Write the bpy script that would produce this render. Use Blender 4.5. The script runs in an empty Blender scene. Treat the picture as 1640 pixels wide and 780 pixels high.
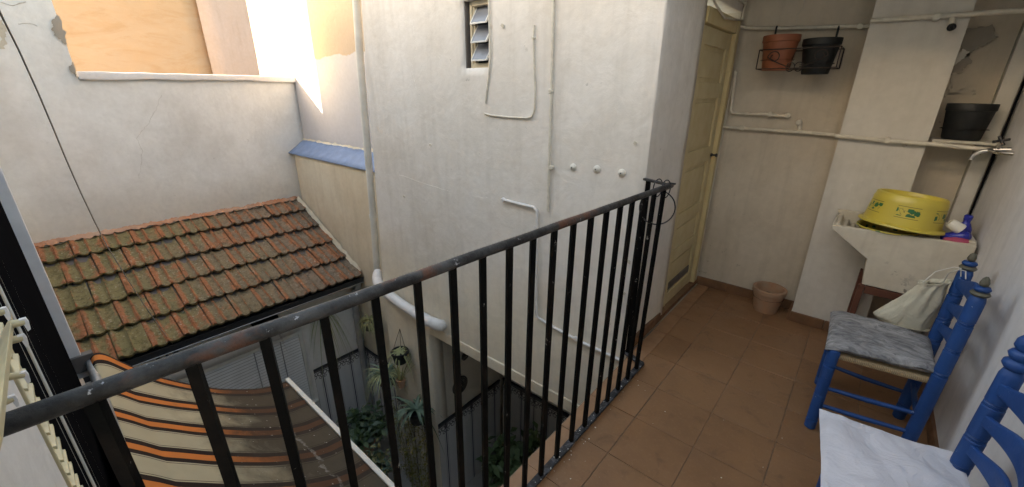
import bpy, math, random
from mathutils import Vector, Matrix, noise
random.seed(7)
sc = bpy.context.scene
col = sc.collection

# ------------------------------------------------------------------ camera
F_PX = 660.1121
YAW, PIT, ROL = math.radians(40.23182), math.radians(20.46108), math.radians(0.25493)
CAM = Vector((0.0, 0.0, 1.55))
cy_, sy_, cp_, sp_ = math.cos(YAW), math.sin(YAW), math.cos(PIT), math.sin(PIT)
FWD = Vector((-sy_*cp_, cy_*cp_, -sp_)); R0 = Vector((cy_, sy_, 0)); U0 = R0.cross(FWD)
RGT = math.cos(ROL)*R0 + math.sin(ROL)*U0
UPV = -math.sin(ROL)*R0 + math.cos(ROL)*U0
cd = bpy.data.cameras.new('camera'); cam = bpy.data.objects.new('camera', cd); col.objects.link(cam)
cd.sensor_fit = 'HORIZONTAL'; cd.sensor_width = 36.0; cd.lens = F_PX/1640*36
cd.clip_start = 0.02; cd.clip_end = 500
cam.matrix_world = Matrix((( RGT.x, UPV.x, -FWD.x, CAM.x), (RGT.y, UPV.y, -FWD.y, CAM.y), (RGT.z, UPV.z, -FWD.z, CAM.z), (0, 0, 0, 1)))
sc.camera = cam

def ray(x, y): return RGT*((x-820)/F_PX) + UPV*(-(y-390)/F_PX) + FWD
def AT(x, y, ax, v):
    """the point where the line of sight through a photo pixel meets the plane axis = v"""
    d = ray(x, y); return CAM + d*((v-CAM[ax])/d[ax])

# ------------------------------------------------------------------ plan of the place (metres)
YF = 2.178          # facade
XC = -0.885         # facade corner next to the balcony
YB = 2.47           # set-back wall beside the lean-to roof
YR = 2.686          # its upper part
XW = -6.178         # boundary wall
XG = -4.867         # lean-to house wall
YE = 3.47           # end wall of the balcony
XR = 0.545          # right wall
YS = -0.155         # wall of the house behind the camera
ZC = -3.1           # courtyard floor

# ------------------------------------------------------------------ light
coping_edge = Vector((XW-0.06, 0.575, 1.70))
sun_dir = (AT(517, 190, 1, YR) - coping_edge).normalized()      # direction the light travels
elev = math.asin(-sun_dir.z); azim = math.atan2(-sun_dir.x, -sun_dir.y)
w = bpy.data.worlds.new('World'); sc.world = w; w.use_nodes = True
nt = w.node_tree; nt.nodes.clear()
sky = nt.nodes.new('ShaderNodeTexSky'); sky.sky_type = 'NISHITA'; sky.sun_disc = False
sky.sun_elevation = elev; sky.sun_rotation = azim; sky.air_density = 1.0; sky.dust_density = 2.5; sky.ozone_density = 1.0
bg = nt.nodes.new('ShaderNodeBackground'); bg.inputs[1].default_value = 0.15
wo = nt.nodes.new('ShaderNodeOutputWorld')
nt.links.new(sky.outputs[0], bg.inputs[0]); nt.links.new(bg.outputs[0], wo.inputs[0])
sl = bpy.data.lights.new('sun', 'SUN'); sl.energy = 3.0; sl.angle = math.radians(0.5); sl.color = (1.0, 0.95, 0.86)
so = bpy.data.objects.new('sun', sl); col.objects.link(so); so.location = (-20, -60, 20)
so.rotation_euler = sun_dir.to_track_quat('-Z', 'Y').to_euler()
vs = sc.view_settings
vs.view_transform = 'Standard'; vs.look = 'None'; vs.gamma = 1.0; vs.use_curve_mapping = False
vs.exposure = 3.12
vs.use_white_balance = True; vs.white_balance_temperature = 8500; vs.white_balance_tint = 10
sc.cycles.max_bounces = 12; sc.cycles.diffuse_bounces = 8; sc.cycles.use_denoising = True
try: sc.cycles.denoiser = 'OPENIMAGEDENOISE'
except Exception: pass
sc.cycles.sample_clamp_indirect = 6.0

# ------------------------------------------------------------------ materials
MATS = {}
class NB:
    """small helper to write node trees"""
    def __init__(s, name):
        s.m = bpy.data.materials.new(name); s.m.use_nodes = True; s.t = s.m.node_tree; s.t.nodes.clear()
        s.out = s.t.nodes.new('ShaderNodeOutputMaterial'); s.b = s.t.nodes.new('ShaderNodeBsdfPrincipled')
        s.t.links.new(s.b.outputs[0], s.out.inputs[0]); s.tc = s.t.nodes.new('ShaderNodeTexCoord'); s.geo = None
        MATS[name] = s.m
    def L(s, a, b): s.t.links.new(a, b)
    def n(s, typ, **k):
        q = s.t.nodes.new(typ)
        for a, b in k.items(): setattr(q, a, b)
        return q
    def pos(s):
        if not s.geo: s.geo = s.n('ShaderNodeNewGeometry')
        return s.geo.outputs['Position']
    def obj(s): return s.tc.outputs['Object']
    def math(s, op, a, b=None, c=None):
        q = s.n('ShaderNodeMath', operation=op)
        for i, v in enumerate((a, b, c)):
            if v is None: continue
            if isinstance(v, (int, float)): q.inputs[i].default_value = v
            else: s.L(v, q.inputs[i])
        return q.outputs[0]
    def xyz(s, v):
        q = s.n('ShaderNodeSeparateXYZ'); s.L(v, q.inputs[0]); return q.outputs
    def scale(s, v, sc_):
        q = s.n('ShaderNodeVectorMath', operation='MULTIPLY'); s.L(v, q.inputs[0]); q.inputs[1].default_value = sc_; return q.outputs[0]
    def noise(s, v, scale, detail=5, rough=0.55, dist=0):
        q = s.n('ShaderNodeTexNoise'); s.L(v, q.inputs['Vector']); q.inputs['Scale'].default_value = scale
        q.inputs['Detail'].default_value = detail; q.inputs['Roughness'].default_value = rough; q.inputs['Distortion'].default_value = dist
        return q.outputs[0]
    def voro(s, v, scale, feature='F1', out=0):
        q = s.n('ShaderNodeTexVoronoi', feature=feature); s.L(v, q.inputs['Vector']); q.inputs['Scale'].default_value = scale
        return q.outputs[out]
    def ramp(s, f, a, b, ca=0.0, cb=1.0):
        q = s.n('ShaderNodeMapRange'); s.L(f, q.inputs[0]); q.clamp = True
        q.inputs[1].default_value = a; q.inputs[2].default_value = b; q.inputs[3].default_value = ca; q.inputs[4].default_value = cb
        return q.outputs[0]
    def mix(s, f, a, b, mode='MIX'):
        q = s.n('ShaderNodeMix', data_type='RGBA', blend_type=mode)
        if isinstance(f, (int, float)): q.inputs[0].default_value = f
        else: s.L(f, q.inputs[0])
        for i, v in ((6, a), (7, b)):
            if isinstance(v, (tuple, list)): q.inputs[i].default_value = (*v[:3], 1)
            else: s.L(v, q.inputs[i])
        return q.outputs[2]
    def bump(s, h, strength, dist, prev=None):
        q = s.n('ShaderNodeBump'); q.inputs['Strength'].default_value = strength; q.inputs['Distance'].default_value = dist
        s.L(h, q.inputs['Height'])
        if prev is not None: s.L(prev, q.inputs['Normal'])
        return q.outputs[0]
    def fin(s, colr, rough=0.6, normal=None, metal=0.0, spec=None):
        if isinstance(colr, (tuple, list)): s.b.inputs['Base Color'].default_value = (*colr[:3], 1)
        else: s.L(colr, s.b.inputs['Base Color'])
        if isinstance(rough, (int, float)): s.b.inputs['Roughness'].default_value = rough
        else: s.L(rough, s.b.inputs['Roughness'])
        s.b.inputs['Metallic'].default_value = metal
        if spec is not None: s.b.inputs['Specular IOR Level'].default_value = spec
        if normal is not None: s.L(normal, s.b.inputs['Normal'])
        return s.m

def plaster(name, base, dirt, amount=0.5, chips=0.3, coarse=0.004, streak=0.25, rough=0.85, chipcol=(0.25, 0.23, 0.2), low=None, high=None, ct=0.665):
    b = NB(name); p = b.pos()
    big = b.ramp(b.noise(p, 0.9, 6, 0.6, 0.4), 0.38, 0.72)
    med = b.ramp(b.noise(p, 4.5, 7, 0.65, 0.3), 0.42, 0.75)
    if low or high:
        zz = b.math('ADD', b.xyz(p)[2], b.math('MULTIPLY', b.math('SUBTRACT', b.noise(p, 1.6, 6, 0.6, 0.5), 0.5), (low or high)[1]))
        if low: base = b.mix(b.ramp(zz, low[0]-0.35, low[0]+0.35), low[2], base)
        else:
            base = b.mix(b.ramp(zz, high[0]-0.006, high[0]+0.006), base, high[2]); dirt = b.mix(b.ramp(zz, high[0]-0.006, high[0]+0.006), dirt, high[3])
    c = b.mix(b.math('MULTIPLY', big, amount), base, dirt)
    c = b.mix(b.math('MULTIPLY', med, amount*0.55), c, dirt)
    st = b.ramp(b.noise(b.scale(p, (7, 7, 0.7)), 1.6, 5, 0.6), 0.5, 0.78)
    c = b.mix(b.math('MULTIPLY', st, streak), c, tuple(x*0.72 for x in dirt) if isinstance(dirt, tuple) else dirt)
    tone = b.ramp(b.noise(p, 22, 4, 0.6), 0.3, 0.7, 0.95, 1.03)
    vm = b.n('ShaderNodeVectorMath', operation='SCALE'); b.L(c, vm.inputs[0]); b.L(tone, vm.inputs[3]); c = vm.outputs[0]
    sp = b.math('MULTIPLY', b.ramp(b.noise(p, 13, 8, 0.7), ct, ct+0.025), b.ramp(b.noise(p, 1.7, 3, 0.5), 0.5, 0.62))
    sp = b.math('MULTIPLY', sp, chips)
    c = b.mix(sp, c, chipcol)
    h1 = b.noise(p, 5.5, 7, 0.55, 0.3); h2 = b.noise(p, 60, 5, 0.6); h3 = b.ramp(b.noise(p, 2.3, 8, 0.6, 0.8), 0.50, 0.56)
    nrm = b.bump(h1, 0.8, coarse*3.0)
    nrm = b.bump(h3, 0.25, coarse*0.4, nrm)
    nrm = b.bump(h2, 0.4, coarse*0.25, nrm)
    nrm = b.bump(sp, 0.6, -0.003, nrm)
    return b.fin(c, rough, nrm, spec=0.25)
plaster('facade', (0.74, 0.70, 0.66), (0.56, 0.50, 0.43), 0.55, 0.45, 0.0042, 0.30, ct=0.66, low=(0.05, 0.7, (0.74, 0.66, 0.53)))
plaster('wall_plain', (0.70, 0.68, 0.65), (0.55, 0.52, 0.48), 0.5, 0.4, 0.004, 0.16)
plaster('beige', (0.70, 0.635, 0.51), (0.54, 0.42, 0.28), 0.6, 0.3, 0.003, 0.3)
plaster('west', (0.74, 0.74, 0.725), (0.54, 0.525, 0.50), 0.85, 0.4, 0.004, 0.10, low=(0.25, 0.5, (0.58, 0.53, 0.45)))
plaster('recess_white', (0.70, 0.67, 0.66), (0.52, 0.48, 0.45), 0.45, 0.5, 0.003, 0.2)
plaster('two_tone', (0.52, 0.50, 0.505), (0.43, 0.405, 0.40), 0.5, 0.6, 0.003, 0.1, high=(1.90, 0.22, (0.46, 0.36, 0.27), (0.42, 0.34, 0.27)), chipcol=(0.3, 0.26, 0.22))
plaster('ochre', (0.68, 0.47, 0.24), (0.60, 0.45, 0.30), 0.6, 0.8, 0.003, 0.3, chipcol=(0.3, 0.25, 0.2))
def orange_mat():
    b = NB('orange'); p = b.pos(); q = b.scale(p, (1, 0.55, 1.5))
    c = b.mix(b.ramp(b.noise(q, 1.1, 6, 0.6, 0.5), 0.35, 0.7), (0.36, 0.255, 0.175), (0.36, 0.225, 0.13))
    c = b.mix(b.math('MULTIPLY', b.ramp(b.noise(q, 2.3, 8, 0.68, 1.2), 0.50, 0.70), 0.55), c, (0.29, 0.165, 0.08))
    c = b.mix(b.math('MULTIPLY', b.ramp(b.noise(q, 6, 6, 0.65, 0.4), 0.5, 0.75), 0.4), c, (0.39, 0.285, 0.20))
    return b.fin(c, 0.9, b.bump(b.noise(p, 12, 7, 0.6), 0.5, 0.01), spec=0.2)
orange_mat()
plaster('pink', (0.37, 0.29, 0.26), (0.33, 0.245, 0.20), 0.6, 0.2, 0.003, 0.4)
plaster('endwall', (0.60, 0.535, 0.45), (0.43, 0.365, 0.285), 0.75, 0.8, 0.003, 0.35, ct=0.63)
plaster('pier', (0.66, 0.635, 0.59), (0.47, 0.435, 0.38), 0.6, 0.9, 0.002, 0.25, ct=0.62, chipcol=(0.36, 0.28, 0.2))
plaster('rightwall', (0.76, 0.74, 0.74), (0.55, 0.54, 0.56), 0.5, 0.3, 0.002, 0.3)
plaster('mortar', (0.34, 0.30, 0.26), (0.24, 0.21, 0.17), 0.6, 0.2, 0.004, 0.2)
plaster('stone_sink', (0.62, 0.57, 0.48), (0.38, 0.33, 0.26), 0.8, 1.0, 0.002, 0.35, ct=0.61)
plaster('cream_lit', (0.76, 0.70, 0.48), (0.70, 0.60, 0.38), 0.5, 0.3, 0.003, 0.1)
plaster('housewhite', (0.80, 0.78, 0.75), (0.66, 0.63, 0.59), 0.5, 0.2, 0.003, 0.2)
plaster('concrete', (0.36, 0.34, 0.31), (0.25, 0.23, 0.21), 0.7, 0.2, 0.004, 0.2)

def simple(name, base, rough=0.5, metal=0.0, var=0.2, scale=8, bumps=0.15, bdist=0.002, dark=None, coord='pos'):
    b = NB(name); p = b.pos() if coord == 'pos' else b.obj()
    f = b.ramp(b.noise(p, scale, 6, 0.6), 0.35, 0.75)
    dk = dark or tuple(x*0.6 for x in base)
    c = b.mix(b.math('MULTIPLY', f, min(1, var*2)), base, dk)
    nrm = b.bump(b.noise(p, scale*6, 5, 0.6), bumps, bdist)
    r = b.ramp(b.noise(p, scale*2, 4, 0.6), 0.3, 0.7, max(0.05, rough-0.1), min(1, rough+0.12))
    return b.fin(c, r, nrm, metal)
simple('chrome', (0.6, 0.58, 0.55), 0.3, 0.9, 0.2)
simple('pipe_paint', (0.66, 0.61, 0.52), 0.55, 0, 0.3, 25, 0.3, 0.002)
simple('white_pipe', (0.72, 0.70, 0.68), 0.5, 0, 0.25, 14, 0.3, 0.003, (0.42, 0.38, 0.36))
simple('grey_pipe', (0.36, 0.36, 0.36), 0.5, 0, 0.3, 6)
simple('pale_pipe', (0.66, 0.65, 0.60), 0.5, 0, 0.3, 6)
simple('dark_metal', (0.025, 0.025, 0.028), 0.45, 0.0, 0.3, 10)
simple('black_plastic', (0.007, 0.008, 0.009), 0.55, 0.0, 0.3, 12)
simple('slat_black', (0.008, 0.008, 0.009), 0.8, 0.0, 0.3, 4); MATS['slat_black'].node_tree.nodes['Principled BSDF'].inputs['Specular IOR Level'].default_value = 0.0
simple('terracotta', (0.42, 0.22, 0.13), 0.8, 0, 0.5, 12, 0.3, 0.002, (0.40, 0.30, 0.22))
simple('brown_plastic', (0.33, 0.105, 0.05), 0.5, 0, 0.25, 10)
simple('soil', (0.05, 0.035, 0.025), 0.95, 0, 0.4, 40, 0.8, 0.01)
simple('rope', (0.42, 0.38, 0.33), 0.9, 0, 0.4, 60)
simple('cream_plastic', (0.62, 0.53, 0.32), 0.5, 0, 0.3, 14, 0.2, 0.002, (0.36, 0.30, 0.2))
simple('white_paint', (0.72, 0.71, 0.68), 0.5, 0, 0.2, 10)
simple('grey_frame', (0.80, 0.78, 0.78), 0.55, 0, 0.25, 6)
simple('bar_white', (0.78, 0.74, 0.66), 0.5, 0, 0.2, 18)
simple('wood_brown', (0.14, 0.05, 0.03), 0.55, 0, 0.4, 10)
simple('stone_grey', (0.12, 0.11, 0.08), 0.6, 0, 0.4, 20)
simple('door_yellow', (0.58, 0.49, 0.30), 0.5, 0, 0.25, 5, 0.2, 0.002, (0.44, 0.34, 0.17))
simple('frame_yellow', (0.62, 0.51, 0.29), 0.5, 0, 0.25, 5, 0.2, 0.002, (0.52, 0.38, 0.16))
simple('kick_grey', (0.16, 0.14, 0.13), 0.5, 0.2, 0.3, 9)
simple('bottle_blue', (0.02, 0.03, 0.30), 0.3, 0, 0.1)
simple('bottle_white', (0.75, 0.73, 0.66), 0.35, 0, 0.1)
simple('cloth_pink', (0.45, 0.07, 0.14), 0.8, 0, 0.3, 20)
simple('skirting', (0.20, 0.098, 0.05), 0.55, 0, 0.4, 9, 0.2, 0.002)
simple('blind_white', (0.72, 0.73, 0.73), 0.5, 0, 0.2, 5)
simple('silver', (0.42, 0.42, 0.42), 0.4, 0.6, 0.4, 20)
simple('string_white', (0.75, 0.73, 0.68), 0.8)
simple('wire_rust', (0.05, 0.035, 0.03), 0.7, 0.2, 0.3, 30)
simple('ceramic', (0.66, 0.62, 0.55), 0.3, 0, 0.15, 20)
simple('win_frame', (0.62, 0.53, 0.38), 0.55, 0, 0.4, 12, 0.2, 0.002, (0.45, 0.38, 0.28))
simple('shelf_white', (0.60, 0.56, 0.48), 0.6, 0, 0.5, 15)
simple('wicker', (0.10, 0.08, 0.06), 0.8, 0, 0.5, 40, 0.8, 0.004)
plaster('roof_edge', (0.44, 0.17, 0.08), (0.50, 0.42, 0.34), 1.0, 0.5, 0.005, 0.3)
simple('crack', (0.42, 0.39, 0.35), 0.95, 0, 0.4, 30)

def rail_mat():
    b = NB('rail_paint'); p = b.pos()
    c = b.mix(b.ramp(b.noise(p, 10, 8, 0.7), 0.40, 0.62), (0.014, 0.013, 0.013), (0.062, 0.060, 0.060))
    c = b.mix(b.math('MULTIPLY', b.ramp(b.noise(p, 6, 6, 0.6, 0.5), 0.57, 0.64), 0.8), c, (0.12, 0.045, 0.025))
    c = b.mix(b.ramp(b.noise(p, 38, 6, 0.7), 0.66, 0.70), c, (0.42, 0.42, 0.44))
    h = b.noise(p, 45, 8, 0.7)
    return b.fin(c, b.ramp(h, 0.3, 0.7, 0.38, 0.65), b.bump(h, 0.8, 0.004), spec=0.35)
rail_mat()
def bal_mat():
    b = NB('baluster_paint'); p = b.pos()
    c = b.mix(b.ramp(b.noise(p, 30, 6, 0.7), 0.66, 0.69), (0.003, 0.003, 0.003), (0.30, 0.28, 0.26))
    c = b.mix(b.ramp(b.noise(p, 7, 6, 0.6), 0.5, 0.75), c, (0.014, 0.010, 0.008))
    return b.fin(c, 0.55, b.bump(b.noise(p, 60, 6, 0.6), 0.5, 0.002), spec=0.08)
bal_mat()
def bottom_rail_mat():
    b = NB('sill_paint'); p = b.pos()
    c = b.mix(b.ramp(b.noise(p, 26, 7, 0.75), 0.5, 0.62), (0.010, 0.010, 0.012), (0.07, 0.07, 0.08))
    c = b.mix(b.ramp(b.noise(p, 55, 5, 0.7), 0.64, 0.68), c, (0.5, 0.5, 0.5))
    return b.fin(c, 0.6, b.bump(b.noise(p, 60, 6, 0.7), 0.9, 0.004))
bottom_rail_mat()
def floor_mat():
    b = NB('floor_tile'); p = b.pos()
    oi = b.n('ShaderNodeObjectInfo')
    c = b.mix(b.ramp(b.noise(p, 3.2, 7, 0.65, 0.3), 0.35, 0.7), (0.262, 0.132, 0.064), (0.185, 0.093, 0.046))
    c = b.mix(b.math('MULTIPLY', oi.outputs['Random'], 0.6), c, (0.30, 0.158, 0.080))
    c = b.mix(b.math('MULTIPLY', b.ramp(b.noise(p, 70, 6, 0.7), 0.55, 0.75), 0.5), c, (0.36, 0.22, 0.13))
    c = b.mix(b.math('MULTIPLY', b.ramp(b.noise(p, 9, 8, 0.7, 0.6), 0.55, 0.72), 0.55), c, (0.095, 0.05, 0.028))
    r = b.ramp(b.noise(p, 6, 6, 0.6), 0.3, 0.7, 0.34, 0.60)
    return b.fin(c, r, b.bump(b.noise(p, 35, 7, 0.65), 0.35, 0.0015))
floor_mat()
simple('grout', (0.30, 0.20, 0.135), 0.9, 0, 0.5, 12)
simple('lit_edge_tile', (0.33, 0.175, 0.092), 0.6, 0, 0.35, 9)  # strip outside the railing catches more light; that brightness is put into its colour

def roof_mat():
    b = NB('roof_tile'); p = b.pos(); o = b.obj()
    oi = b.n('ShaderNodeObjectInfo'); rnd = oi.outputs['Random']
    terr = b.mix(b.noise(p, 14, 5, 0.6), (0.42, 0.165, 0.08), (0.32, 0.14, 0.075))
    moss = b.mix(b.noise(p, 7, 5, 0.6), (0.235, 0.215, 0.095), (0.225, 0.175, 0.098))
    grey = b.mix(b.noise(p, 16, 5, 0.6), (0.20, 0.145, 0.10), (0.26, 0.195, 0.145))
    yy = b.xyz(p)[1]
    moss = b.mix(b.ramp(b.math('ADD', yy, b.math('MULTIPLY', b.noise(p, 1.5, 3, 0.5), 1.6)), 1.2, 2.6), moss, grey)
    z = b.xyz(o)[2]
    f = b.math('ADD', b.math('MULTIPLY', b.noise(p, 9, 7, 0.68), 1.0), b.math('MULTIPLY', z, -16))
    f = b.math('ADD', f, b.math('MULTIPLY', rnd, 0.30))
    m = b.ramp(f, 0.26, 0.44)
    c = b.mix(m, terr, moss)
    lich = b.ramp(b.noise(p, 42, 6, 0.78), 0.56, 0.63)
    c = b.mix(b.math('MULTIPLY', lich, b.ramp(b.noise(p, 2.2, 3, 0.5), 0.35, 0.7, 0.15, 0.85)), c, (0.55, 0.51, 0.42))
    c = b.mix(b.math('MULTIPLY', b.ramp(b.noise(p, 24, 7, 0.75), 0.50, 0.62), 0.55), c, (0.045, 0.035, 0.018))
    n1 = b.bump(b.noise(p, 38, 8, 0.75), 1.0, 0.010)
    return b.fin(c, 0.92, n1, spec=0.2)
roof_mat()

def blue_mat(name, base, worn=(0.35, 0.42, 0.5)):
    b = NB(name); p = b.pos()
    c = b.mix(b.ramp(b.noise(p, 9, 5, 0.6), 0.3, 0.75), base, tuple(x*0.7 for x in base))
    c = b.mix(b.ramp(b.noise(p, 44, 7, 0.78), 0.655, 0.675), c, worn)
    return b.fin(c, b.ramp(b.noise(p, 14, 5, 0.6), 0.3, 0.7, 0.42, 0.66), b.bump(b.noise(b.scale(p, (1, 1, 0.35)), 55, 6, 0.65), 0.4, 0.0025))
blue_mat('chair_blue', (0.003, 0.062, 0.245))
blue_mat('ledge_blue', (0.19, 0.27, 0.43), (0.5, 0.55, 0.65))

def cushion_mat():
    b = NB('cushion_grey'); o = b.obj()
    wv = b.noise(b.scale(o, (1.0, 2.6, 2)), 7, 8, 0.72, 1.6)
    c = b.mix(b.ramp(wv, 0.35, 0.66), (0.10, 0.10, 0.11), (0.40, 0.39, 0.39))
    c = b.mix(b.ramp(b.noise(o, 30, 6, 0.7, 0.8), 0.55, 0.7), c, (0.10, 0.10, 0.11))
    return b.fin(c, 0.85, b.bump(b.noise(o, 18, 6, 0.6), 0.4, 0.006))
cushion_mat()
def cloth(name, base, sc_=500):
    b = NB(name); o = b.obj()
    wv = b.math('MULTIPLY', b.math('SINE', b.math('MULTIPLY', b.xyz(o)[0], sc_*2)), b.math('SINE', b.math('MULTIPLY', b.xyz(o)[1], sc_*2)))
    c = b.mix(b.math('MULTIPLY', b.ramp(b.noise(o, 7, 6, 0.6), 0.4, 0.75), 0.4), base, tuple(x*0.72 for x in base))
    nr = b.bump(b.noise(o, 10, 6, 0.55, 1.0), 0.7, 0.022)
    return b.fin(c, 0.9, b.bump(wv, 0.2, 0.0005, nr), spec=0.15)
cloth('cushion_white', (0.62, 0.61, 0.66))
cloth('bag_cloth', (0.60, 0.56, 0.45))

def straw_mat():
    b = NB('straw'); o = b.obj()
    y = b.xyz(o)[1]; x = b.xyz(o)[0]
    s1 = b.math('SINE', b.math('MULTIPLY', b.math('ADD', y, x), 900))
    c = b.mix(b.ramp(s1, -1, 1), (0.30, 0.21, 0.12), (0.55, 0.43, 0.27))
    c = b.mix(b.ramp(b.noise(o, 30, 5, 0.6), 0.4, 0.7), c, (0.42, 0.32, 0.2))
    return b.fin(c, 0.8, b.bump(s1, 0.6, 0.002))
straw_mat()

def tub_mat():
    b = NB('tub_yellow'); o = b.obj(); x, y, z = b.xyz(o)
    ang = b.math('ARCTAN2', y, x)
    base = b.mix(b.ramp(b.noise(o, 6, 5, 0.6), 0.4, 0.8), (0.62, 0.50, 0.085), (0.54, 0.43, 0.09))
    gate = b.ramp(b.math('SINE', b.math('MULTIPLY_ADD', ang, 6.0, 0.6)), -0.30, -0.24)
    def band(a, c_, d): return b.math('MULTIPLY', b.ramp(z, a, a+0.0006), b.ramp(z, c_, c_+0.0006, 1, 0))
    lines = b.math('MAXIMUM', band(0.058, 0.0605, 0), band(0.118, 0.1205, 0))
    cmb = b.n('ShaderNodeCombineXYZ'); b.L(b.math('MULTIPLY', ang, 0.165), cmb.inputs[0]); b.L(z, cmb.inputs[1])
    vd = b.voro(cmb.outputs[0], 24); leaf = b.ramp(b.math('ADD', vd, b.math('MULTIPLY', b.noise(cmb.outputs[0], 90, 3, 0.6), 0.35)), 0.56, 0.59, 1, 0)
    leaf = b.math('MULTIPLY', leaf, band(0.068, 0.110, 0))
    stem = b.ramp(b.math('ABSOLUTE', b.math('SUBTRACT', b.noise(cmb.outputs[0], 26, 2, 0.5, 0.4), 0.5)), 0.010, 0.016, 1, 0)
    stem = b.math('MULTIPLY', stem, band(0.072, 0.106, 0))
    c = b.mix(b.math('MULTIPLY', lines, gate), base, (0.16, 0.12, 0.03))
    c = b.mix(b.math('MULTIPLY', b.math('MULTIPLY', stem, 0.8), gate), c, (0.12, 0.11, 0.03))
    c = b.mix(b.math('MULTIPLY', leaf, gate), c, (0.02, 0.14, 0.05))
    r2 = b.math('ADD', b.math('MULTIPLY', x, x), b.math('MULTIPLY', y, y))
    top = b.math('MULTIPLY', b.ramp(z, 0.168, 0.17), b.ramp(r2, 0.0150, 0.0165, 1, 0))
    c = b.mix(b.math('MULTIPLY', top, 0.7), c, (0.42, 0.37, 0.18))
    return b.fin(c, 0.35, b.bump(b.noise(o, 40, 4, 0.5), 0.1, 0.001))
tub_mat()

AWY0, AWY1 = -0.04, 1.04
def awning_mat():
    b = NB('awning_cloth'); p = b.pos(); x, y, z = b.xyz(p)
    per = 0.332
    t = b.math('FRACT', b.math('DIVIDE', b.math('ADD', x, 3.541+0.11+3.32), per))
    def between(a, c_): return b.math('MULTIPLY', b.math('GREATER_THAN', t, a), b.math('LESS_THAN', t, c_))
    cream = b.mix(b.noise(p, 8, 6, 0.6), (0.50, 0.43, 0.29), (0.42, 0.35, 0.23))
    c = b.mix(between(0.10, 0.24), cream, (0.035, 0.022, 0.018))
    c = b.mix(between(0.24, 0.42), c, (0.64, 0.20, 0.055))
    c = b.mix(between(0.42, 0.54), c, (0.035, 0.022, 0.018))
    c = b.mix(b.math('MAXIMUM', between(0.575, 0.59), between(0.05, 0.065)), c, (0.06, 0.04, 0.03))
    gr = b.ramp(b.math('ADD', y, b.math('MULTIPLY', b.math('SUBTRACT', b.noise(p, 3.5, 7, 0.7, 0.4), 0.5), 0.75)), 0.22, 0.62)
    cg = b.mix(b.noise(p, 11, 7, 0.7), (0.036, 0.027, 0.021), (0.078, 0.058, 0.043))
    c = b.mix(b.math('MULTIPLY', gr, 0.90), c, cg)
    spk = b.math('MULTIPLY', b.ramp(b.noise(p, 33, 4, 0.6), 0.685, 0.71), b.ramp(y, 0.3, 0.45))
    c = b.mix(spk, c, (0.5, 0.46, 0.40))
    scr = b.math('ABSOLUTE', b.math('SUBTRACT', b.math('ADD', y, b.math('MULTIPLY', b.noise(p, 6, 4, 0.6), 0.12)), b.math('MULTIPLY_ADD', x, 0.01, 0.885)))
    scr = b.math('MULTIPLY', b.ramp(scr, 0.006, 0.012, 1, 0), b.ramp(b.noise(p, 20, 4, 0.6), 0.4, 0.55))
    scr = b.math('MULTIPLY', scr, b.math('LESS_THAN', x, -2.08)); scr = b.math('MULTIPLY', scr, b.math('GREATER_THAN', x, -2.9))
    c = b.mix(b.math('MULTIPLY', scr, 0.45), c, (0.40, 0.37, 0.33))
    b.b.inputs['Transmission Weight'].default_value = 0
    return b.fin(c, 0.9, b.bump(b.noise(p, 14, 5, 0.6), 0.3, 0.006), spec=0.1)
awning_mat()

def dado_mat(name, border):
    b = NB(name); o = b.obj(); x, y, z = b.xyz(o); p = b.pos()
    base = b.mix(b.noise(p, 5, 5, 0.6), (0.70, 0.70, 0.70), (0.60, 0.60, 0.60))
    ax = b.math('ABSOLUTE', x); dark = (0.085, 0.075, 0.10)
    c = b.mix(b.ramp(ax, 0.007, 0.0085, 1, 0), base, dark)
    l2 = b.math('MULTIPLY', b.ramp(ax, 0.019, 0.0195), b.ramp(ax, 0.023, 0.0235, 1, 0))
    c = b.mix(b.math('MULTIPLY', l2, 0.7), c, dark)
    if border:
        def ring(cx, cz, r, t):
            dx = b.math('SUBTRACT', ax, cx); dz = b.math('SUBTRACT', z, cz)
            d = b.math('SQRT', b.math('ADD', b.math('MULTIPLY', dx, dx), b.math('MULTIPLY', dz, dz)))
            return b.ramp(b.math('ABSOLUTE', b.math('SUBTRACT', d, r)), t, t+0.001, 1, 0)
        m = b.ramp(z, 0.066, 0.067)
        for a in ((0.035, 0.028, 0.026, 0.006), (0.078, 0.036, 0.018, 0.005), (0.03, -0.03, 0.016, 0.004), (0.1, 0.0, 0.022, 0.004), (0.0, 0.045, 0.02, 0.006)):
            m = b.math('MAXIMUM', m, ring(*a))
        c = b.mix(b.math('MULTIPLY', m, 0.9), c, (0.09, 0.07, 0.07))
    return b.fin(c, 0.25)
dado_mat('dado_plain', False); dado_mat('dado_border', True)

def leaf_mat(name, a, c2):
    b = NB(name); p = b.pos()
    c = b.mix(b.noise(p, 16, 4, 0.6), a, c2)
    b.b.inputs['Subsurface Weight'].default_value = 0.0
    return b.fin(c, 0.5, None)
leaf_mat('leaf_green', (0.06, 0.11, 0.045), (0.11, 0.17, 0.07))
leaf_mat('leaf_pale', (0.26, 0.30, 0.14), (0.38, 0.39, 0.21))
leaf_mat('leaf_blue', (0.09, 0.16, 0.115), (0.16, 0.22, 0.15))
leaf_mat('leaf_yellow', (0.26, 0.24, 0.06), (0.17, 0.19, 0.05))
leaf_mat('leaf_dry', (0.28, 0.25, 0.11), (0.20, 0.20, 0.08))
leaf_mat('leaf_red', (0.14, 0.05, 0.05), (0.10, 0.07, 0.04))

def glass_mat():
    b = NB('frosted_glass'); p = b.pos()
    b.b.inputs['Transmission Weight'].default_value = 0.35
    return b.fin((0.30, 0.32, 0.36), 0.18, b.bump(b.noise(p, 90, 3, 0.5), 0.3, 0.001))
glass_mat()
def blind_mat():
    return MATS['blind_white']

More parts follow.
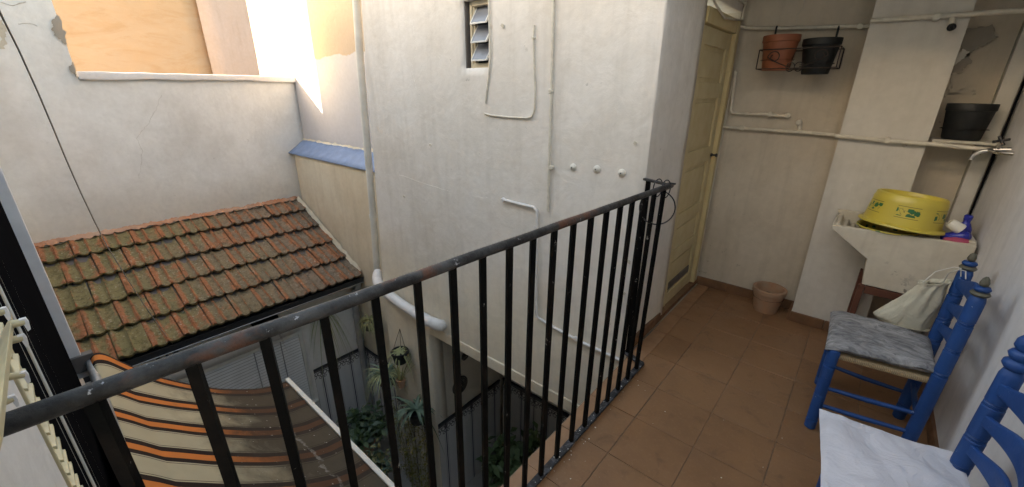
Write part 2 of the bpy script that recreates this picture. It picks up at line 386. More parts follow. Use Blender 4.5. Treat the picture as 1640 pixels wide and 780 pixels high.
# ------------------------------------------------------------------ mesh builder
class MB:
    def __init__(s): s.v = []; s.f = []
    def add(s, vs, fs):
        o = len(s.v); s.v += [tuple(q) for q in vs]; s.f += [tuple(i+o for i in f) for f in fs]; return s
    def box(s, a, b):
        x0, y0, z0 = a; x1, y1, z1 = b
        return s.add([(x0,y0,z0),(x1,y0,z0),(x1,y1,z0),(x0,y1,z0),(x0,y0,z1),(x1,y0,z1),(x1,y1,z1),(x0,y1,z1)],
                     [(0,3,2,1),(4,5,6,7),(0,1,5,4),(1,2,6,5),(2,3,7,6),(3,0,4,7)])
    def bar(s, p, q, wx, wy, up=Vector((0, 0, 1))):
        """rectangular bar from p to q"""
        p, q = Vector(p), Vector(q); d = (q-p).normalized()
        a = d.cross(up)
        if a.length < 1e-4: a = d.cross(Vector((0, 1, 0)))
        a.normalize(); c = a.cross(d)
        vs = []
        for e in (p, q):
            for i, j in ((-1,-1),(1,-1),(1,1),(-1,1)): vs.append(e + a*(i*wx/2) + c*(j*wy/2))
        return s.add(vs, [(0,3,2,1)[::-1],(4,5,6,7)[::-1],(0,1,5,4)[::-1],(1,2,6,5)[::-1],(2,3,7,6)[::-1],(3,0,4,7)[::-1]][0:6])
    def tube(s, pts, r, n=8, closed=False, cap=True):
        pts = [Vector(p) for p in pts]; m = len(pts)
        rs = r if isinstance(r, (list, tuple)) else [r]*m
        prev = None; rings = []
        for i, p in enumerate(pts):
            if closed: t = pts[(i+1) % m]-pts[i-1]
            else: t = pts[min(i+1, m-1)]-pts[max(i-1, 0)]
            t.normalize()
            if prev is None:
                a = t.cross(Vector((0, 0, 1)))
                if a.length < 1e-3: a = t.cross(Vector((0, 1, 0)))
            else: a = prev - t*prev.dot(t)
            a.normalize(); prev = a; c = t.cross(a)
            rings.append([p + (a*math.cos(2*math.pi*k/n)+c*math.sin(2*math.pi*k/n))*rs[i] for k in range(n)])
        o = len(s.v)
        for R_ in rings: s.v += [tuple(q) for q in R_]
        for i in range(m if closed else m-1):
            j = (i+1) % m
            for k in range(n): s.f.append((o+i*n+k, o+i*n+(k+1) % n, o+j*n+(k+1) % n, o+j*n+k))
        if cap and not closed:
            s.f.append(tuple(o+k for k in range(n))[::-1]); s.f.append(tuple(o+(m-1)*n+k for k in range(n)))
        return s
    def lathe(s, prof, n=24, M=None, sx=1, sy=1):
        """prof: (r, z) list; M: matrix"""
        M = M or Matrix(); o = len(s.v); m = len(prof)
        for r, z in prof:
            for k in range(n):
                a = 2*math.pi*k/n; s.v.append(tuple(M @ Vector((r*math.cos(a)*sx, r*math.sin(a)*sy, z))))
        for i in range(m-1):
            for k in range(n): s.f.append((o+i*n+k, o+i*n+(k+1) % n, o+(i+1)*n+(k+1) % n, o+(i+1)*n+k))
        s.f.append(tuple(o+k for k in range(n))[::-1]); s.f.append(tuple(o+(m-1)*n+k for k in range(n)))
        return s
    def grid(s, fn, nu, nv):
        o = len(s.v)
        for j in range(nv+1):
            for i in range(nu+1): s.v.append(tuple(fn(i/nu, j/nv)))
        for j in range(nv):
            for i in range(nu):
                a = o+j*(nu+1)+i; s.f.append((a, a+1, a+nu+2, a+nu+1))
        return s
    def prism(s, poly, fn0, fn1):
        """poly list of 2-D points, fn0/fn1 map to 3-D on the two ends"""
        n = len(poly); o = len(s.v)
        s.v += [tuple(fn0(*q)) for q in poly] + [tuple(fn1(*q)) for q in poly]
        s.f.append(tuple(o+i for i in range(n))[::-1]); s.f.append(tuple(o+n+i for i in range(n)))
        for i in range(n):
            j = (i+1) % n; s.f.append((o+i, o+j, o+n+j, o+n+i))
        return s
    def mesh(s, name):
        me = bpy.data.meshes.new(name); me.from_pydata(s.v, [], s.f); me.update()
        import bmesh
        bm = bmesh.new(); bm.from_mesh(me); bmesh.ops.recalc_face_normals(bm, faces=bm.faces); bm.to_mesh(me); bm.free()
        return me
    def build(s, name, mat, parent=None, smooth=None, bevel=0, solid=0, recalc=True, subsurf=0):
        if recalc: me = s.mesh(name)
        else: me = bpy.data.meshes.new(name); me.from_pydata(s.v, [], s.f); me.update()
        return link(name, me, mat, parent, smooth, bevel, solid, subsurf)
def link(name, me, mat, parent=None, smooth=None, bevel=0, solid=0, subsurf=0):
    o = bpy.data.objects.new(name, me); col.objects.link(o)
    if mat and not me.materials: me.materials.append(MATS[mat])
    if smooth is not None:
        for p in me.polygons: p.use_smooth = True
        me.set_sharp_from_angle(angle=math.radians(smooth))
    if solid:
        m = o.modifiers.new('solid', 'SOLIDIFY'); m.thickness = abs(solid); m.offset = -1 if solid > 0 else 1
    if bevel:
        m = o.modifiers.new('bevel', 'BEVEL'); m.width = bevel; m.segments = 2; m.limit_method = 'ANGLE'
    if subsurf:
        m = o.modifiers.new('sub', 'SUBSURF'); m.levels = subsurf; m.render_levels = subsurf
    if parent is not None:
        o.parent = parent
        o.matrix_parent_inverse = Matrix.Translation(parent.location).inverted() if parent.type == 'EMPTY' and parent.parent is None else Matrix()
    return o
def thing(name, label, cat, loc=(0, 0, 0), group=None):
    o = bpy.data.objects.new(name, None); col.objects.link(o); o.location = loc; o.empty_display_size = 0.1
    o['label'] = label; o['category'] = cat
    if group: o['group'] = group
    return o
def tag(o, label, cat, group=None):
    o['label'] = label; o['category'] = cat
    if group: o['group'] = group
    return o
def struct(o): o['kind'] = 'structure'; return o
def V(*a): return Vector(a)

def nz(p, amp=1.0):
    return amp*(0.007*noise.noise(p*1.3) + 0.003*noise.noise(p*4.7+V(3, 1, 7)) + 0.0012*noise.noise(p*13+V(9, 5, 2)))

def relief_wall(name, prof, z0, z1, mat, parent, step=0.06, amp=1.0, holes=(), thick=0.12, zs=(), skip=None):
    """plastered wall: a plan polyline swept upwards, uneven like hand-laid plaster. holes: (s0, s1, z0, z1) along the polyline"""
    pts = [V(*p, 0) for p in prof]; S = [0]
    for a, b in zip(pts, pts[1:]): S.append(S[-1]+(b-a).length)
    brk = set(S)
    for h in holes: brk |= {h[0], h[1]}
    def fill(b, st):
        b = sorted(b); out = []
        for p, q in zip(b, b[1:]):
            n = max(1, round((q-p)/st)); out += [p+(q-p)*i/n for i in range(n)]
        return out+[b[-1]]
    ss = fill(brk, step); zb = {z0, z1, *zs}
    for h in holes: zb |= {z for z in (h[2], h[3]) if z0 < z < z1}
    zz = fill(zb, step)
    def at(s_):
        for i in range(len(S)-1):
            if s_ <= S[i+1]+1e-9:
                d = (pts[i+1]-pts[i]).normalized(); p = pts[i]+d*(s_-S[i]); n = V(d.y, -d.x, 0)
                for j, e in ((i, S[i]), (i+1, S[i+1])):
                    if abs(s_-e) < 1e-6 and 0 < j < len(pts)-1:
                        k = j-1 if j == i else j+1
                        d2 = (pts[j]-pts[j-1]).normalized() if j == i else (pts[j+1]-pts[j]).normalized()
                        n = (n+V(d2.y, -d2.x, 0)).normalized()
                return p, n
    m = MB(); W = len(ss)
    for z in zz:
        for s_ in ss:
            p, n = at(s_); q = p+V(0, 0, z); m.v.append(tuple(q+n*nz(q, amp)))
    for j in range(len(zz)-1):
        for i in range(W-1):
            sm, zm = (ss[i]+ss[i+1])/2, (zz[j]+zz[j+1])/2
            if any(h[0] < sm < h[1] and h[2] < zm < h[3] for h in holes): continue
            if skip and skip(sm, zm): continue
            a = j*W+i; m.f.append((a, a+1, a+W+1, a+W))
    o = m.build(name, mat, parent, smooth=50, solid=thick, recalc=False)
    return o

# ================================================================== SETTING
g = MB(); g.grid(lambda u, v: V(-60+120*u, -60+120*v, ZC-0.25), 4, 4)
struct(g.build('ground', 'concrete'))
g = MB(); g.box((-4.95, -0.2, ZC-0.2), (0.6, 3.4, ZC)); struct(g.build('courtyard_floor', 'concrete'))
g = MB(); g.box((-16, -9, 0.6), (XW-0.2, YR, 0.9)); struct(g.build('terrace_ground', 'pier'))

# balcony floor: grout bed and single tiles on the measured 0.286 m grid
bf = MB(); bf.box((-0.846, -1.3, -0.14), (XR+0.1, YE+0.1, -0.0048))
bf = struct(bf.build('balcony_floor', 'grout'))
TS = 0.286; gx0, gy0 = -0.585, 1.662
tm = MB(); h = TS/2-0.0016; tm.box((-h, -h, -0.010), (h, h, 0)); tile_me = tm.mesh('floor_tile'); tile_me.materials.append(MATS['floor_tile'])
for i in range(0, 4):
    for j in range(-7, 7):
        x0, y0 = gx0+i*TS, gy0+j*TS
        if y0 > YE-0.02 or x0 > XR: continue
        x1, y1 = min(x0+TS, XR+0.02), min(y0+TS, YE+0.02)
        o = link('floor_tile', tile_me, None, bf)
        o.location = ((x0+x1)/2, (y0+y1)/2, random.uniform(-0.0012, 0.0006)); o.scale = ((x1-x0)/TS, (y1-y0)/TS, 1)
        o.rotation_euler = (random.uniform(-.0025, .0025), random.uniform(-.0025, .0025), 0)
        b = o.modifiers.new('bevel', 'BEVEL'); b.width = 0.0015; b.segments = 1
em = MB(); em.box((-0.0810, -h, -0.010), (0.0810, h, 0)); strip_me = em.mesh('floor_tile'); strip_me.materials.append(MATS['floor_tile'])
em = MB(); em.box((-0.0440, -h, -0.012), (0.0440, h, 0)); edge_me = em.mesh('lit_edge_tile'); edge_me.materials.append(MATS['lit_edge_tile'])
for j in range(-7, 7):
    y0 = gy0+j*TS
    if y0 > YE-0.02: continue
    y1 = min(y0+TS, YE+0.02)
    for nm, me_, xc in (('floor_tile', strip_me, -0.6685), ('lit_edge_tile', edge_me, -0.7960)):
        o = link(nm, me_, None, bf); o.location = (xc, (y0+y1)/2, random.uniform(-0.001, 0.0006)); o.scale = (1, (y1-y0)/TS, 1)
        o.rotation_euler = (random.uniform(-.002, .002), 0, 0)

# ================================================================== NORTH HOUSE (facade, passage, door)
XF = -3.62; XJ = -2.905; ZL = -0.73
nh = thing('white_house', 'white plastered house front with louvred window, cables and yellow door on its side', 'house', (-2.2, 2.3, ZC))
yd0, yd1, zd1 = 2.70, 3.435, 2.0
prof = [(XF, 2.66), (XF, YF), (XC-0.012, YF), (XC-0.003, YF+0.004), (XC, YF+0.014), (-0.862, 2.69)]
segs = [0]
for a, b in zip(prof, prof[1:]): segs.append(segs[-1]+math.hypot(b[0]-a[0], b[1]-a[1]))
wt, wb = AT(741, 2, 1, YF), AT(783, 108, 1, YF)
def sx(x): return segs[1]+(x-XF)
win = (sx(wt.x), sx(wb.x), wb.z, wt.z)
sJ = sx(XJ)
relief_wall('facade_wall', prof, ZC, 2.85, 'facade', nh, 0.055, 1.0, [win], 0.14, [ZL, -0.62], lambda s_, z: s_ > sJ and z < ZL)
fw = [o for o in nh.children if o.name.startswith('facade_wall')][0]
for v_ in fw.data.vertices:
    if v_.co.x < XF+0.35: v_.co.x += (v_.co.z-0.35)*0.062*max(0, min(1, (XF+0.35-v_.co.x)/0.35)) if v_.co.z > -0.5 else -0.0527*max(0, min(1, (XF+0.35-v_.co.x)/0.35))
m = MB(); m.box((XJ+0.004, YF-0.012, ZL-0.004), (-0.87, YF+0.1, -0.625)); m.build('lintel_band', 'beige', nh, bevel=0.008)
m = MB(); m.box((XJ-0.2, YF+0.05, ZL+0.002), (0.75, 3.5, ZL+0.15)); m.box((-0.9, YF+0.02, ZL+0.1), (-0.80, 3.5, -0.05)); m.build('passage_ceiling', 'concrete', nh)
relief_wall('passage_wall', [(XJ, YF+0.004), (XJ, 3.262)], ZC, ZL+0.05, 'facade', nh, 0.1, 0.8)
relief_wall('passage_back_wall', [(XJ-0.1, 3.262), (0.6, 3.262)], ZC, ZL-0.01, 'housewhite', nh, 0.2, 0.6)
# beige lower coat of the wall around the drain pipe
# side wall beside the door: above and beyond
m = MB(); m.box((-1.0, yd0-0.02, zd1+0.05), (-0.866, YE+0.1, 2.85)); m.build('wall_over_door', 'facade', nh, bevel=0.006)
m = MB(); m.box((-1.0, yd1+0.0, -0.1), (-0.868, YE+0.1, zd1+0.05)); m.build('door_jamb', 'endwall', nh)
m = MB(); m.box((-0.995, yd0-0.05, 0.0), (-0.852, yd1+0.03, 0.035)); m.build('door_sill', 'skirting', nh, bevel=0.006)
m = MB(); m.box((-0.875, 2.20, 0.0), (-0.852, yd0-0.05, 0.07)); m.build('skirting_board', 'skirting', nh, bevel=0.004)
# door
dr = MB()
dr.box((-0.925, yd0, 0.035), (-0.872, yd0+0.035, zd1)); dr.box((-0.925, yd1-0.055, 0.035), (-0.858, yd1-0.002, zd1)); dr.box((-0.925, yd0+0.035, zd1-0.085), (-0.862, yd1-0.055, zd1))
door = dr.build('door', 'frame_yellow', nh, bevel=0.004)
ya, yb_ = yd0+0.04, yd1-0.06; zt = zd1-0.09
m = MB(); m.box((-0.925, ya, 0.045), (-0.900, yb_, zt)); m.build('door_leaf', 'door_yellow', door)
rails = [(zt-0.10, zt), (1.50, 1.60), (1.06, 1.17), (0.66, 0.75), (0.40, 0.48), (0.05, 0.14)]
for a, b in rails:
    m = MB(); m.box((-0.902, ya+0.08, a), (-0.886, yb_-0.08, b)); m.build('door_rail', 'door_yellow', door, bevel=0.004)
for a, b in ((ya, ya+0.08), (yb_-0.08, yb_)):
    m = MB(); m.box((-0.902, a, 0.046), (-0.885, b, zt-0.001)); m.build('door_stile', 'door_yellow', door, bevel=0.004)
for (a, b), (c, d) in zip(rails[1:], rails):
    m = MB(); m.box((-0.905, ya+0.105, b+0.025), (-0.894, yb_-0.105, a+(c-a)-0.025)); m.build('door_panel', 'door_yellow', door, bevel=0.006)
m = MB(); m.box((-0.898, ya+0.10, 0.165), (-0.888, yb_-0.10, 0.225)); m.build('kick_vent', 'kick_grey', door, bevel=0.002)
m = MB(); m.lathe([(0.0, 0), (0.012, 0), (0.012, 0.012), (0.006, 0.016), (0.006, 0.03), (0.013, 0.036), (0.013, 0.045), (0, 0.048)], 14, Matrix.Translation((-0.886, yb_-0.03, 1.10)) @ Matrix.Rotation(math.pi/2, 4, 'Y'))
m.build('door_knob', 'dark_metal', door, smooth=40)
m = MB(); m.tube([(-0.862, yd0+0.01, zd1+0.06), (-0.85, yd0+0.10, zd1+0.01), (-0.848, yd0+0.3, zd1-0.035), (-0.85, yd0+0.5, zd1-0.02), (-0.85, yd1-0.02, zd1-0.0), (-0.855, yd1+0.01, zd1+0.12), (-0.855, yd1+0.01, 2.4)], 0.007, 6)
m.tube([(-0.862, yd0+0.3, zd1+0.17), (-0.85, yd0+0.42, zd1+0.10), (-0.85, yd1-0.05, zd1+0.09), (-0.85, yd1+0.005, zd1+0.2)], 0.006, 6)
tag(m.build('door_cable', 'pipe_paint', None, smooth=60), 'sagging painted cable draped over the top of the yellow door', 'cable')
# window
wx0, wx1, wz0, wz1 = wt.x, wb.x, wb.z, wt.z
wm = MB(); yw0, yw1 = YF+0.035, YF+0.075; fx0 = wx0+0.026
wm.box((fx0, yw0, wz0), (fx0+0.020, yw1, wz1)); wm.box((fx0+0.020, yw0+0.012, wz0+0.03), (fx0+0.036, yw1, wz1-0.03)); wm.box((wx1-0.020, yw0, wz0), (wx1-0.001, yw1, wz1))
wm.box((fx0+0.021, yw0+0.001, wz0), (wx1-0.021, yw1-0.001, wz0+0.032)); wm.box((fx0+0.021, yw0+0.001, wz1-0.032), (wx1-0.021, yw1-0.001, wz1))
winf = wm.build('window', 'win_frame', nh, bevel=0.003)
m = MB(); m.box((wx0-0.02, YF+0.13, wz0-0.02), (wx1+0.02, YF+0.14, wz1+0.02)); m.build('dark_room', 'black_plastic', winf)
m = MB(); m.box((wx0+0.001, YF+0.012, wz0), (wx0+0.010, yw1+0.03, wz1)); m.build('window_reveal', 'kick_grey', winf)
gx0_, gx1_ = fx0+0.040, wx1-0.024
for k in range(3):
    zc = wz0+0.055+k*(wz1-wz0-0.075)/3
    a = V(0, YF+0.005, zc-0.005); b = V(0, YF+0.075, zc+0.10)
    m = MB(); m.bar(V((gx0_+gx1_)/2, a.y, a.z), V((gx0_+gx1_)/2, b.y, b.z), gx1_-gx0_, 0.006); gl = m.build('glass_slat', 'frosted_glass', winf)
    m = MB(); dx = 0.006
    for xx in (gx0_, gx1_): m.bar(V(xx, a.y-0.002, a.z-0.003), V(xx, b.y, b.z), 0.007, 0.012)
    m.bar(V(gx0_, a.y-0.003, a.z-0.002), V(gx1_, a.y-0.003, a.z-0.002), 0.012, 0.009); m.build('slat_edge', 'white_paint', gl)

# dado tiles (0.2 m) with an ornamental top course
def dado(parent, p0, ang, n, rows, ztop, name='dado'):
    ux = V(math.cos(ang), math.sin(ang), 0); nn = V(ux.y, -ux.x, 0)
    m = MB(); a = p0+nn*0.002; b = p0+ux*(n*0.2)+nn*0.002
    m.add([V(a.x, a.y, ztop), V(b.x, b.y, ztop), V(b.x, b.y, ztop-rows*0.2), V(a.x, a.y, ztop-rows*0.2)], [(0, 1, 2, 3)])
    d = m.build(name, 'concrete', parent, solid=0.004, recalc=False)
    global DT
    if not DT:
        for k in ('dado_border', 'dado_plain'):
            mm = MB(); mm.box((-0.0993, -0.010, -0.0993), (0.0993, 0, 0.0993)); me = mm.mesh('dado_tile'); me.materials.append(MATS[k]); DT.append(me)
    for j in range(rows):
        for i in range(n):
            o = link('dado_tile', DT[0 if j == 0 else 1], None, d)
            c = p0+ux*(0.2*i+0.1)+nn*(0.004+random.uniform(0, 0.0012)); o.location = (c.x, c.y, ztop-0.2*j-0.1); o.rotation_euler = (0, 0, ang)
    mm = MB(); mm.bar(V(a.x, a.y, ztop+0.012)+nn*0.010, V(b.x, b.y, ztop+0.012)+nn*0.010, 0.02, 0.024); mm.build('dado_trim', 'dark_metal', d)
DT = []
ZD = -1.915
dado(nh, V(XF, YF-0.010, 0), 0, 3, 6, ZD); 
dado(nh, V(XJ+0.008, YF+0.0, 0), math.pi/2, 5, 6, ZD)
dado(nh, V(XJ+0.03, 3.25, 0), 0, 6, 6, ZD)

# ================================================================== END WALL, RIGHT WALL, CEILING
ew = thing('end_wall', 'stained cream end wall of the balcony with a projecting white pier', 'wall', (-0.2, YE, 0))
relief_wall('wall', [(-0.875, YE), (0.7, YE+0.02)], -0.1, 3.0, 'endwall', ew, 0.06, 0.8)
pa, pb = AT(1335, 255, 1, 3.285), AT(1512, 150, 1, 3.285)
relief_wall('pier', [(-0.150, YE+0.02), (-0.150, 3.285), (0.245, 3.285), (0.25, YE+0.02)], -0.02, 3.0, 'pier', ew, 0.05, 0.5, thick=0.02)
relief_wall('corner_pilaster', [(0.455, YE+0.02), (0.46, 3.44), (0.525, 3.44), (0.525, YE+0.02)], -0.02, 3.0, 'pier', ew, 0.08, 0.4, thick=0.01)
m = MB(); m.tube([(0.533, 3.43, 0.6), (0.533, 3.43, 2.9)], 0.005, 8); tag(m.build('corner_gap', 'slat_black', None, smooth=60), 'thin black upright line standing for the shadowed gap in the corner beside the tap', 'pipe')  # black tube stands in for a narrow dark gap, its shade given as colour
for a, b in ((-0.86, -0.155),):
    n = 3
    for k in range(n):
        m = MB(); m.box((a+(b-a)*k/n+0.001, YE-0.014, 0), (a+(b-a)*(k+1)/n-0.001, YE+0.002, 0.072)); m.build('skirting_tile', 'skirting', ew, bevel=0.003)
for k in range(2):
    m = MB(); m.box((-0.152+0.2*k, 3.270, 0), (-0.152+0.2*k+0.198, 3.288, 0.072)); m.build('skirting_tile', 'skirting', ew, bevel=0.003)
m = MB(); m.box((-0.168, 3.272, 0), (-0.1525, YE-0.015, 0.072)); m.build('skirting_tile', 'skirting', ew, bevel=0.003)
def patch(name, pts, mat, parent, off, nsub=14, jit=0.016, ax=1, val=0.0, thick=0.004):
    """ragged flat patch on a wall; pts are photo pixels taken onto the wall plane"""
    P = [AT(*q, ax, val) for q in pts]; out = []
    for a, b in zip(P, P[1:]+P[:1]):
        for k in range(nsub):
            q = a.lerp(b, k/nsub); s_ = q*37
            q = q+V(noise.noise(s_), noise.noise(s_+V(5, 5, 5)), noise.noise(s_+V(9, 1, 4)))*jit+V(noise.noise(s_*4), noise.noise(s_*4+V(5, 5, 5)), noise.noise(s_*4+V(9, 1, 4)))*jit*0.4
            q[ax] = val+off; out.append(q)
    n = len(out); m = MB(); m.v = [tuple(q) for q in out]; m.f = [tuple(range(n))]
    o = m.build(name, mat, parent, recalc=False)
    if (o.data.polygons[0].normal[ax] > 0) != (off > 0): o.data.flip_normals()
    md = o.modifiers.new('solid', 'SOLIDIFY'); md.thickness = thick; md.offset = -1
    return o
patch('bare_patch', [(1545, 45), (1588, 42), (1596, 62), (1560, 82), (1545, 92), (1540, 70)], 'mortar', ew, -0.008, ax=1, val=YE)
patch('bare_patch', [(1532, 100), (1548, 84), (1552, 100), (1538, 118), (1520, 122)], 'mortar', ew, -0.008, ax=1, val=YE)
patch('filler_patch', [(1522, 118), (1548, 120), (1545, 140), (1520, 148)], 'endwall', ew, -0.012, ax=1, val=YE, thick=0.006)
patch('filler_patch', [(1545, 78), (1528, 88), (1522, 104), (1536, 100), (1550, 84)], 'pier', ew, -0.011, ax=1, val=YE, thick=0.006)
patch('filler_patch', [(1404, 146), (1416, 143), (1418, 154), (1408, 159), (1402, 153)], 'pier', ew, -0.007, ax=1, val=3.285, thick=0.004)
patch('filler_patch', [(1352, 305), (1366, 297), (1368, 308), (1358, 313)], 'pier', ew, -0.007, ax=1, val=3.285, thick=0.004)

rw = thing('side_wall', 'grey white side wall behind the blue chairs', 'wall', (XR, 1.6, 0))
relief_wall('wall', [(XR, YS), (XR, YE+0.06)][::1], ZC, 2.7, 'rightwall', rw, 0.08, 0.7).data.flip_normals()
m = MB(); m.box((XR-0.012, 0.2, 0), (XR+0.004, YE, 0.07)); m.build('skirting_board', 'skirting', rw, bevel=0.003)
m = MB(); m.box((-0.9, 1.78, 2.48), (0.7, YE+0.1, 2.8)); struct(m.build('ceiling', 'endwall'))  # out of view; front edge brought forward to darken the alcove

# ================================================================== BOUNDARY WALL (west)
bw = thing('boundary_wall', 'weathered grey white boundary wall with cracked plaster above the tiled roof', 'wall', (XW, 1.2, ZC))
yc0 = 0.575
relief_wall('wall', [(XW, YS-3.0), (XW, yc0+0.0), (XW, YR)][::-1], -0.6, 3.4, 'west', bw, 0.07, 0.9, thick=0.07, zs=[1.655], holes=[(0, YR-yc0, 1.655, 4.3)]).data.flip_normals()
def cop(u, v):
    y = yc0+0.005+u*(YR-yc0-0.006); p = V(0, y, 0); a = 2*math.pi*v
    zt_, zb_ = 1.705+0.005*noise.noise(V(y*6, 1, 2)), 1.628+0.014*noise.noise(V(y*3.1, 4, 9))+0.018*(1-abs(u-0.55)*1.8)
    pr = [(0.045, zb_), (0.05, zb_+0.012), (0.045, zt_-0.006), (0.03, zt_), (-0.09, zt_), (-0.10, zb_), (0.045, zb_)]
    x_, z_ = pr[round(v*6)]; return V(XW+x_+0.003*noise.noise(V(y*9, 7, z_*9)), y, z_)
m = MB(); m.grid(cop, 60, 6); o = m.build('coping', 'cream_plastic', bw, smooth=40)
o.data.materials.clear(); o.data.materials.append(MATS['recess_white'])
def crack(pts, r, parent, ax, val, off, mat='crack', sub=6):
    P = [AT(*q, ax, val) for q in pts]; out = []
    for a, b in zip(P, P[1:]):
        for k in range(sub):
            q = a.lerp(b, k/sub); q = q+V(noise.noise(q*31), noise.noise(q*29+V(4, 4, 4)), noise.noise(q*23+V(8, 1, 1)))*0.012; q[ax] = val+off; out.append(q)
    m = MB(); m.tube(out, [r*(0.3+0.9*abs(noise.noise(q*17))) for q in out], 4)
    return m.build('crack', mat, parent)
def surf_off(p, n, amp): return 0
crack([(258, 152), (250, 175), (236, 200), (218, 222), (228, 240), (226, 265), (222, 290)], 0.0018, bw, 0, XW, 0.003)
crack([(30, 38), (45, 36), (62, 43)], 0.004, bw, 0, XW, 0.003)
crack([(0, 4), (20, 8), (44, 2)], 0.006, bw, 0, XW, 0.003)
patch('bare_patch', [(92, 22), (83, 36), (85, 52), (96, 66), (107, 72), (103, 48)], 'mortar', bw, 0.012, ax=0, val=XW, jit=0.02)
patch('bare_patch', [(117, 100), (110, 106), (113, 112), (119, 122), (122, 116)], 'mortar', bw, 0.014, ax=0, val=XW, jit=0.02)
patch('bare_patch', [(0, 32), (8, 38), (12, 55), (5, 78), (0, 80)], 'stone_sink', bw, 0.010, ax=0, val=XW, jit=0.02)

# ================================================================== SET-BACK WALL WITH BLUE LEDGE
sw = thing('neighbour_wall', 'tall neighbouring wall, ochre above and white below, with a blue capped ledge', 'wall', (-5, YR, ZC))
XP = AT(405, 60, 1, YR).x
relief_wall('wall', [(XP-0.0, YR+2.0), (XP, YR), (-3.0, YR)], 0.5, 3.2, 'two_tone', sw, 0.09, 0.7, zs=[1.86])
relief_wall('lower_wall', [(XW, YB+0.07), (-6.07, YB), (XF+0.05, YB)], ZC, 0.70, 'beige', sw, 0.07, 0.8, thick=0.15)
def ledge(u, v):
    x = XW-0.02+u*(XF+0.1-XW); y = YB-0.03+v*(YR-YB+0.02); z = 0.700+v*0.165+0.004*noise.noise(V(x*3, y*5, 1)); return V(x, y, z)
m = MB(); m.grid(ledge, 30, 4); m.build('ledge_sheet', 'ledge_blue', sw, smooth=40, solid=0.008)
m = MB(); m.grid(lambda u, v: V(XW+u*(XF+0.05-XW), YR-0.012+0.006*noise.noise(V(u*40, v, 1))-0.02*(1-v), 0.845+v*(0.045+0.03*noise.noise(V(u*30, 3, 1)))), 60, 2); m.build('mortar_fillet', 'beige', sw, smooth=60)

# ================================================================== NEIGHBOURING HOUSE BEYOND (orange and pink)
nb = thing('neighbour_house', 'orange and pink washed house wall standing beyond the boundary wall coping', 'house', (-10, 1.5, 0))
XO = -9.6; yo = AT(325, 50, 0, XO).y
relief_wall('orange_wall', [(XO, -2.4), (XO, yo)], 0.6, 3.4, 'orange', nb, 0.25, 1.5).data.update()
relief_wall('pink_wall', [(XO+0.05, yo), (XO+0.05, yo+3.0)], 0.6, 3.4, 'pink', nb, 0.25, 1.5)

# ================================================================== LEAN-TO HOUSE
lh = thing('lean_to_house', 'low house with mossy orange tiled lean to roof, black gutter and white slatted blind', 'house', (XG, 1.2, ZC))
relief_wall('wall', [(XG, YS-0.05), (XG, YB+0.02)], ZC, -0.62, 'housewhite', lh, 0.1, 0.7, holes=[(0.12, 1.70-YS+0.05, -2.36, -1.27)], thick=0.2)
# roof deck and tiles
e0, e1 = V(-4.66, 0, -0.705), V(XW, 0, 0.02)           # eave and top of the slope
sl_ = (e1-e0); SLEN = sl_.length; sd = sl_.normalized(); sn = V(-sd.z, 0, sd.x); sn = sn if sn.z > 0 else -sn
m = MB(); m.prism([(0.0, 0.0), (SLEN+0.02, 0.0), (SLEN+0.02, -0.03), (0.0, -0.03)], lambda a, b: e0+sd*a+sn*b+V(0, YS-0.05, 0), lambda a, b: e0+sd*a+sn*b+V(0, YB, 0))
roof = m.build('roof', 'kick_grey', lh)
TW, TE = 0.2365, SLEN/4.62
pr = [(0.0, 0.010), (0.006, 0.024), (0.020, 0.031), (0.036, 0.026), (0.050, 0.010), (0.066, 0.004), (0.095, 0.004), (0.104, 0.012), (0.118, 0.028), (0.132, 0.012), (0.145, 0.004), (0.185, 0.004), (0.205, 0.010), (0.222, 0.018), (0.233, 0.016)]
def tile_mesh(var):
    m = MB(); n = len(pr); L_ = TE*1.16; rr = random.Random(var)
    rows = [(0.0, -0.020), (0.0, 0.0), (0.010, 0.004), (L_*0.5, 0.002), (L_, -0.006)]
    for k, (a, dz) in enumerate(rows):
        for (u, z) in pr:
            ja = rr.uniform(-.004, .004) if k in (1, 2) else 0
            m.v.append((a+ja + (0.006*math.sin(u*60) if k < 3 else 0), u, (z*0.92+dz+rr.uniform(-.001, .001)) if k else z*0.92-0.026))
    for k in range(len(rows)-1):
        for i in range(n-1): m.f.append((k*n+i, k*n+n+i, k*n+n+i+1, k*n+i+1))
    me = bpy.data.meshes.new('roof_tile'); me.from_pydata(m.v, [], m.f); me.update(); me.materials.append(MATS['roof_tile'])
    for p in me.polygons: p.use_smooth = True
    me.set_sharp_from_angle(angle=math.radians(40)); return me
TM = [tile_mesh(i) for i in range(5)]
tilt = math.atan2(0.042, TE)
for k in range(5):
    for i in range(-1, 12):
        y0 = YB-0.02-TW*(i+1)+(0.118 if k % 2 else 0.0)
        if y0 > YB-0.05 or y0+TW < YS-0.02: continue
        o = link('roof_tile', random.choice(TM), None, roof)
        ax = sd; az = sn; ayv = az.cross(ax)
        Rm = Matrix((ax, ayv, az)).transposed().to_4x4()
        if ayv.y < 0: Rm = Matrix((ax, -ayv, az)).transposed().to_4x4()
        wsc = 1.0
        if y0+TW > YB: wsc = (YB-y0)/TW
        base = e0+sd*(k*TE-0.05)+sn*(0.040+random.uniform(-.005, .005))+sd*random.uniform(-.010, .010)+V(0, y0, 0)
        o.matrix_local = Matrix.Translation(base) @ Rm @ Matrix.Rotation(tilt+random.uniform(-.018, .018), 4, 'Y') @ Matrix.Rotation(random.uniform(-.022, .022), 4, 'Z') @ Matrix.Diagonal((1, wsc, 1, 1))
        md = o.modifiers.new('solid', 'SOLIDIFY'); md.thickness = 0.012; md.offset = -1
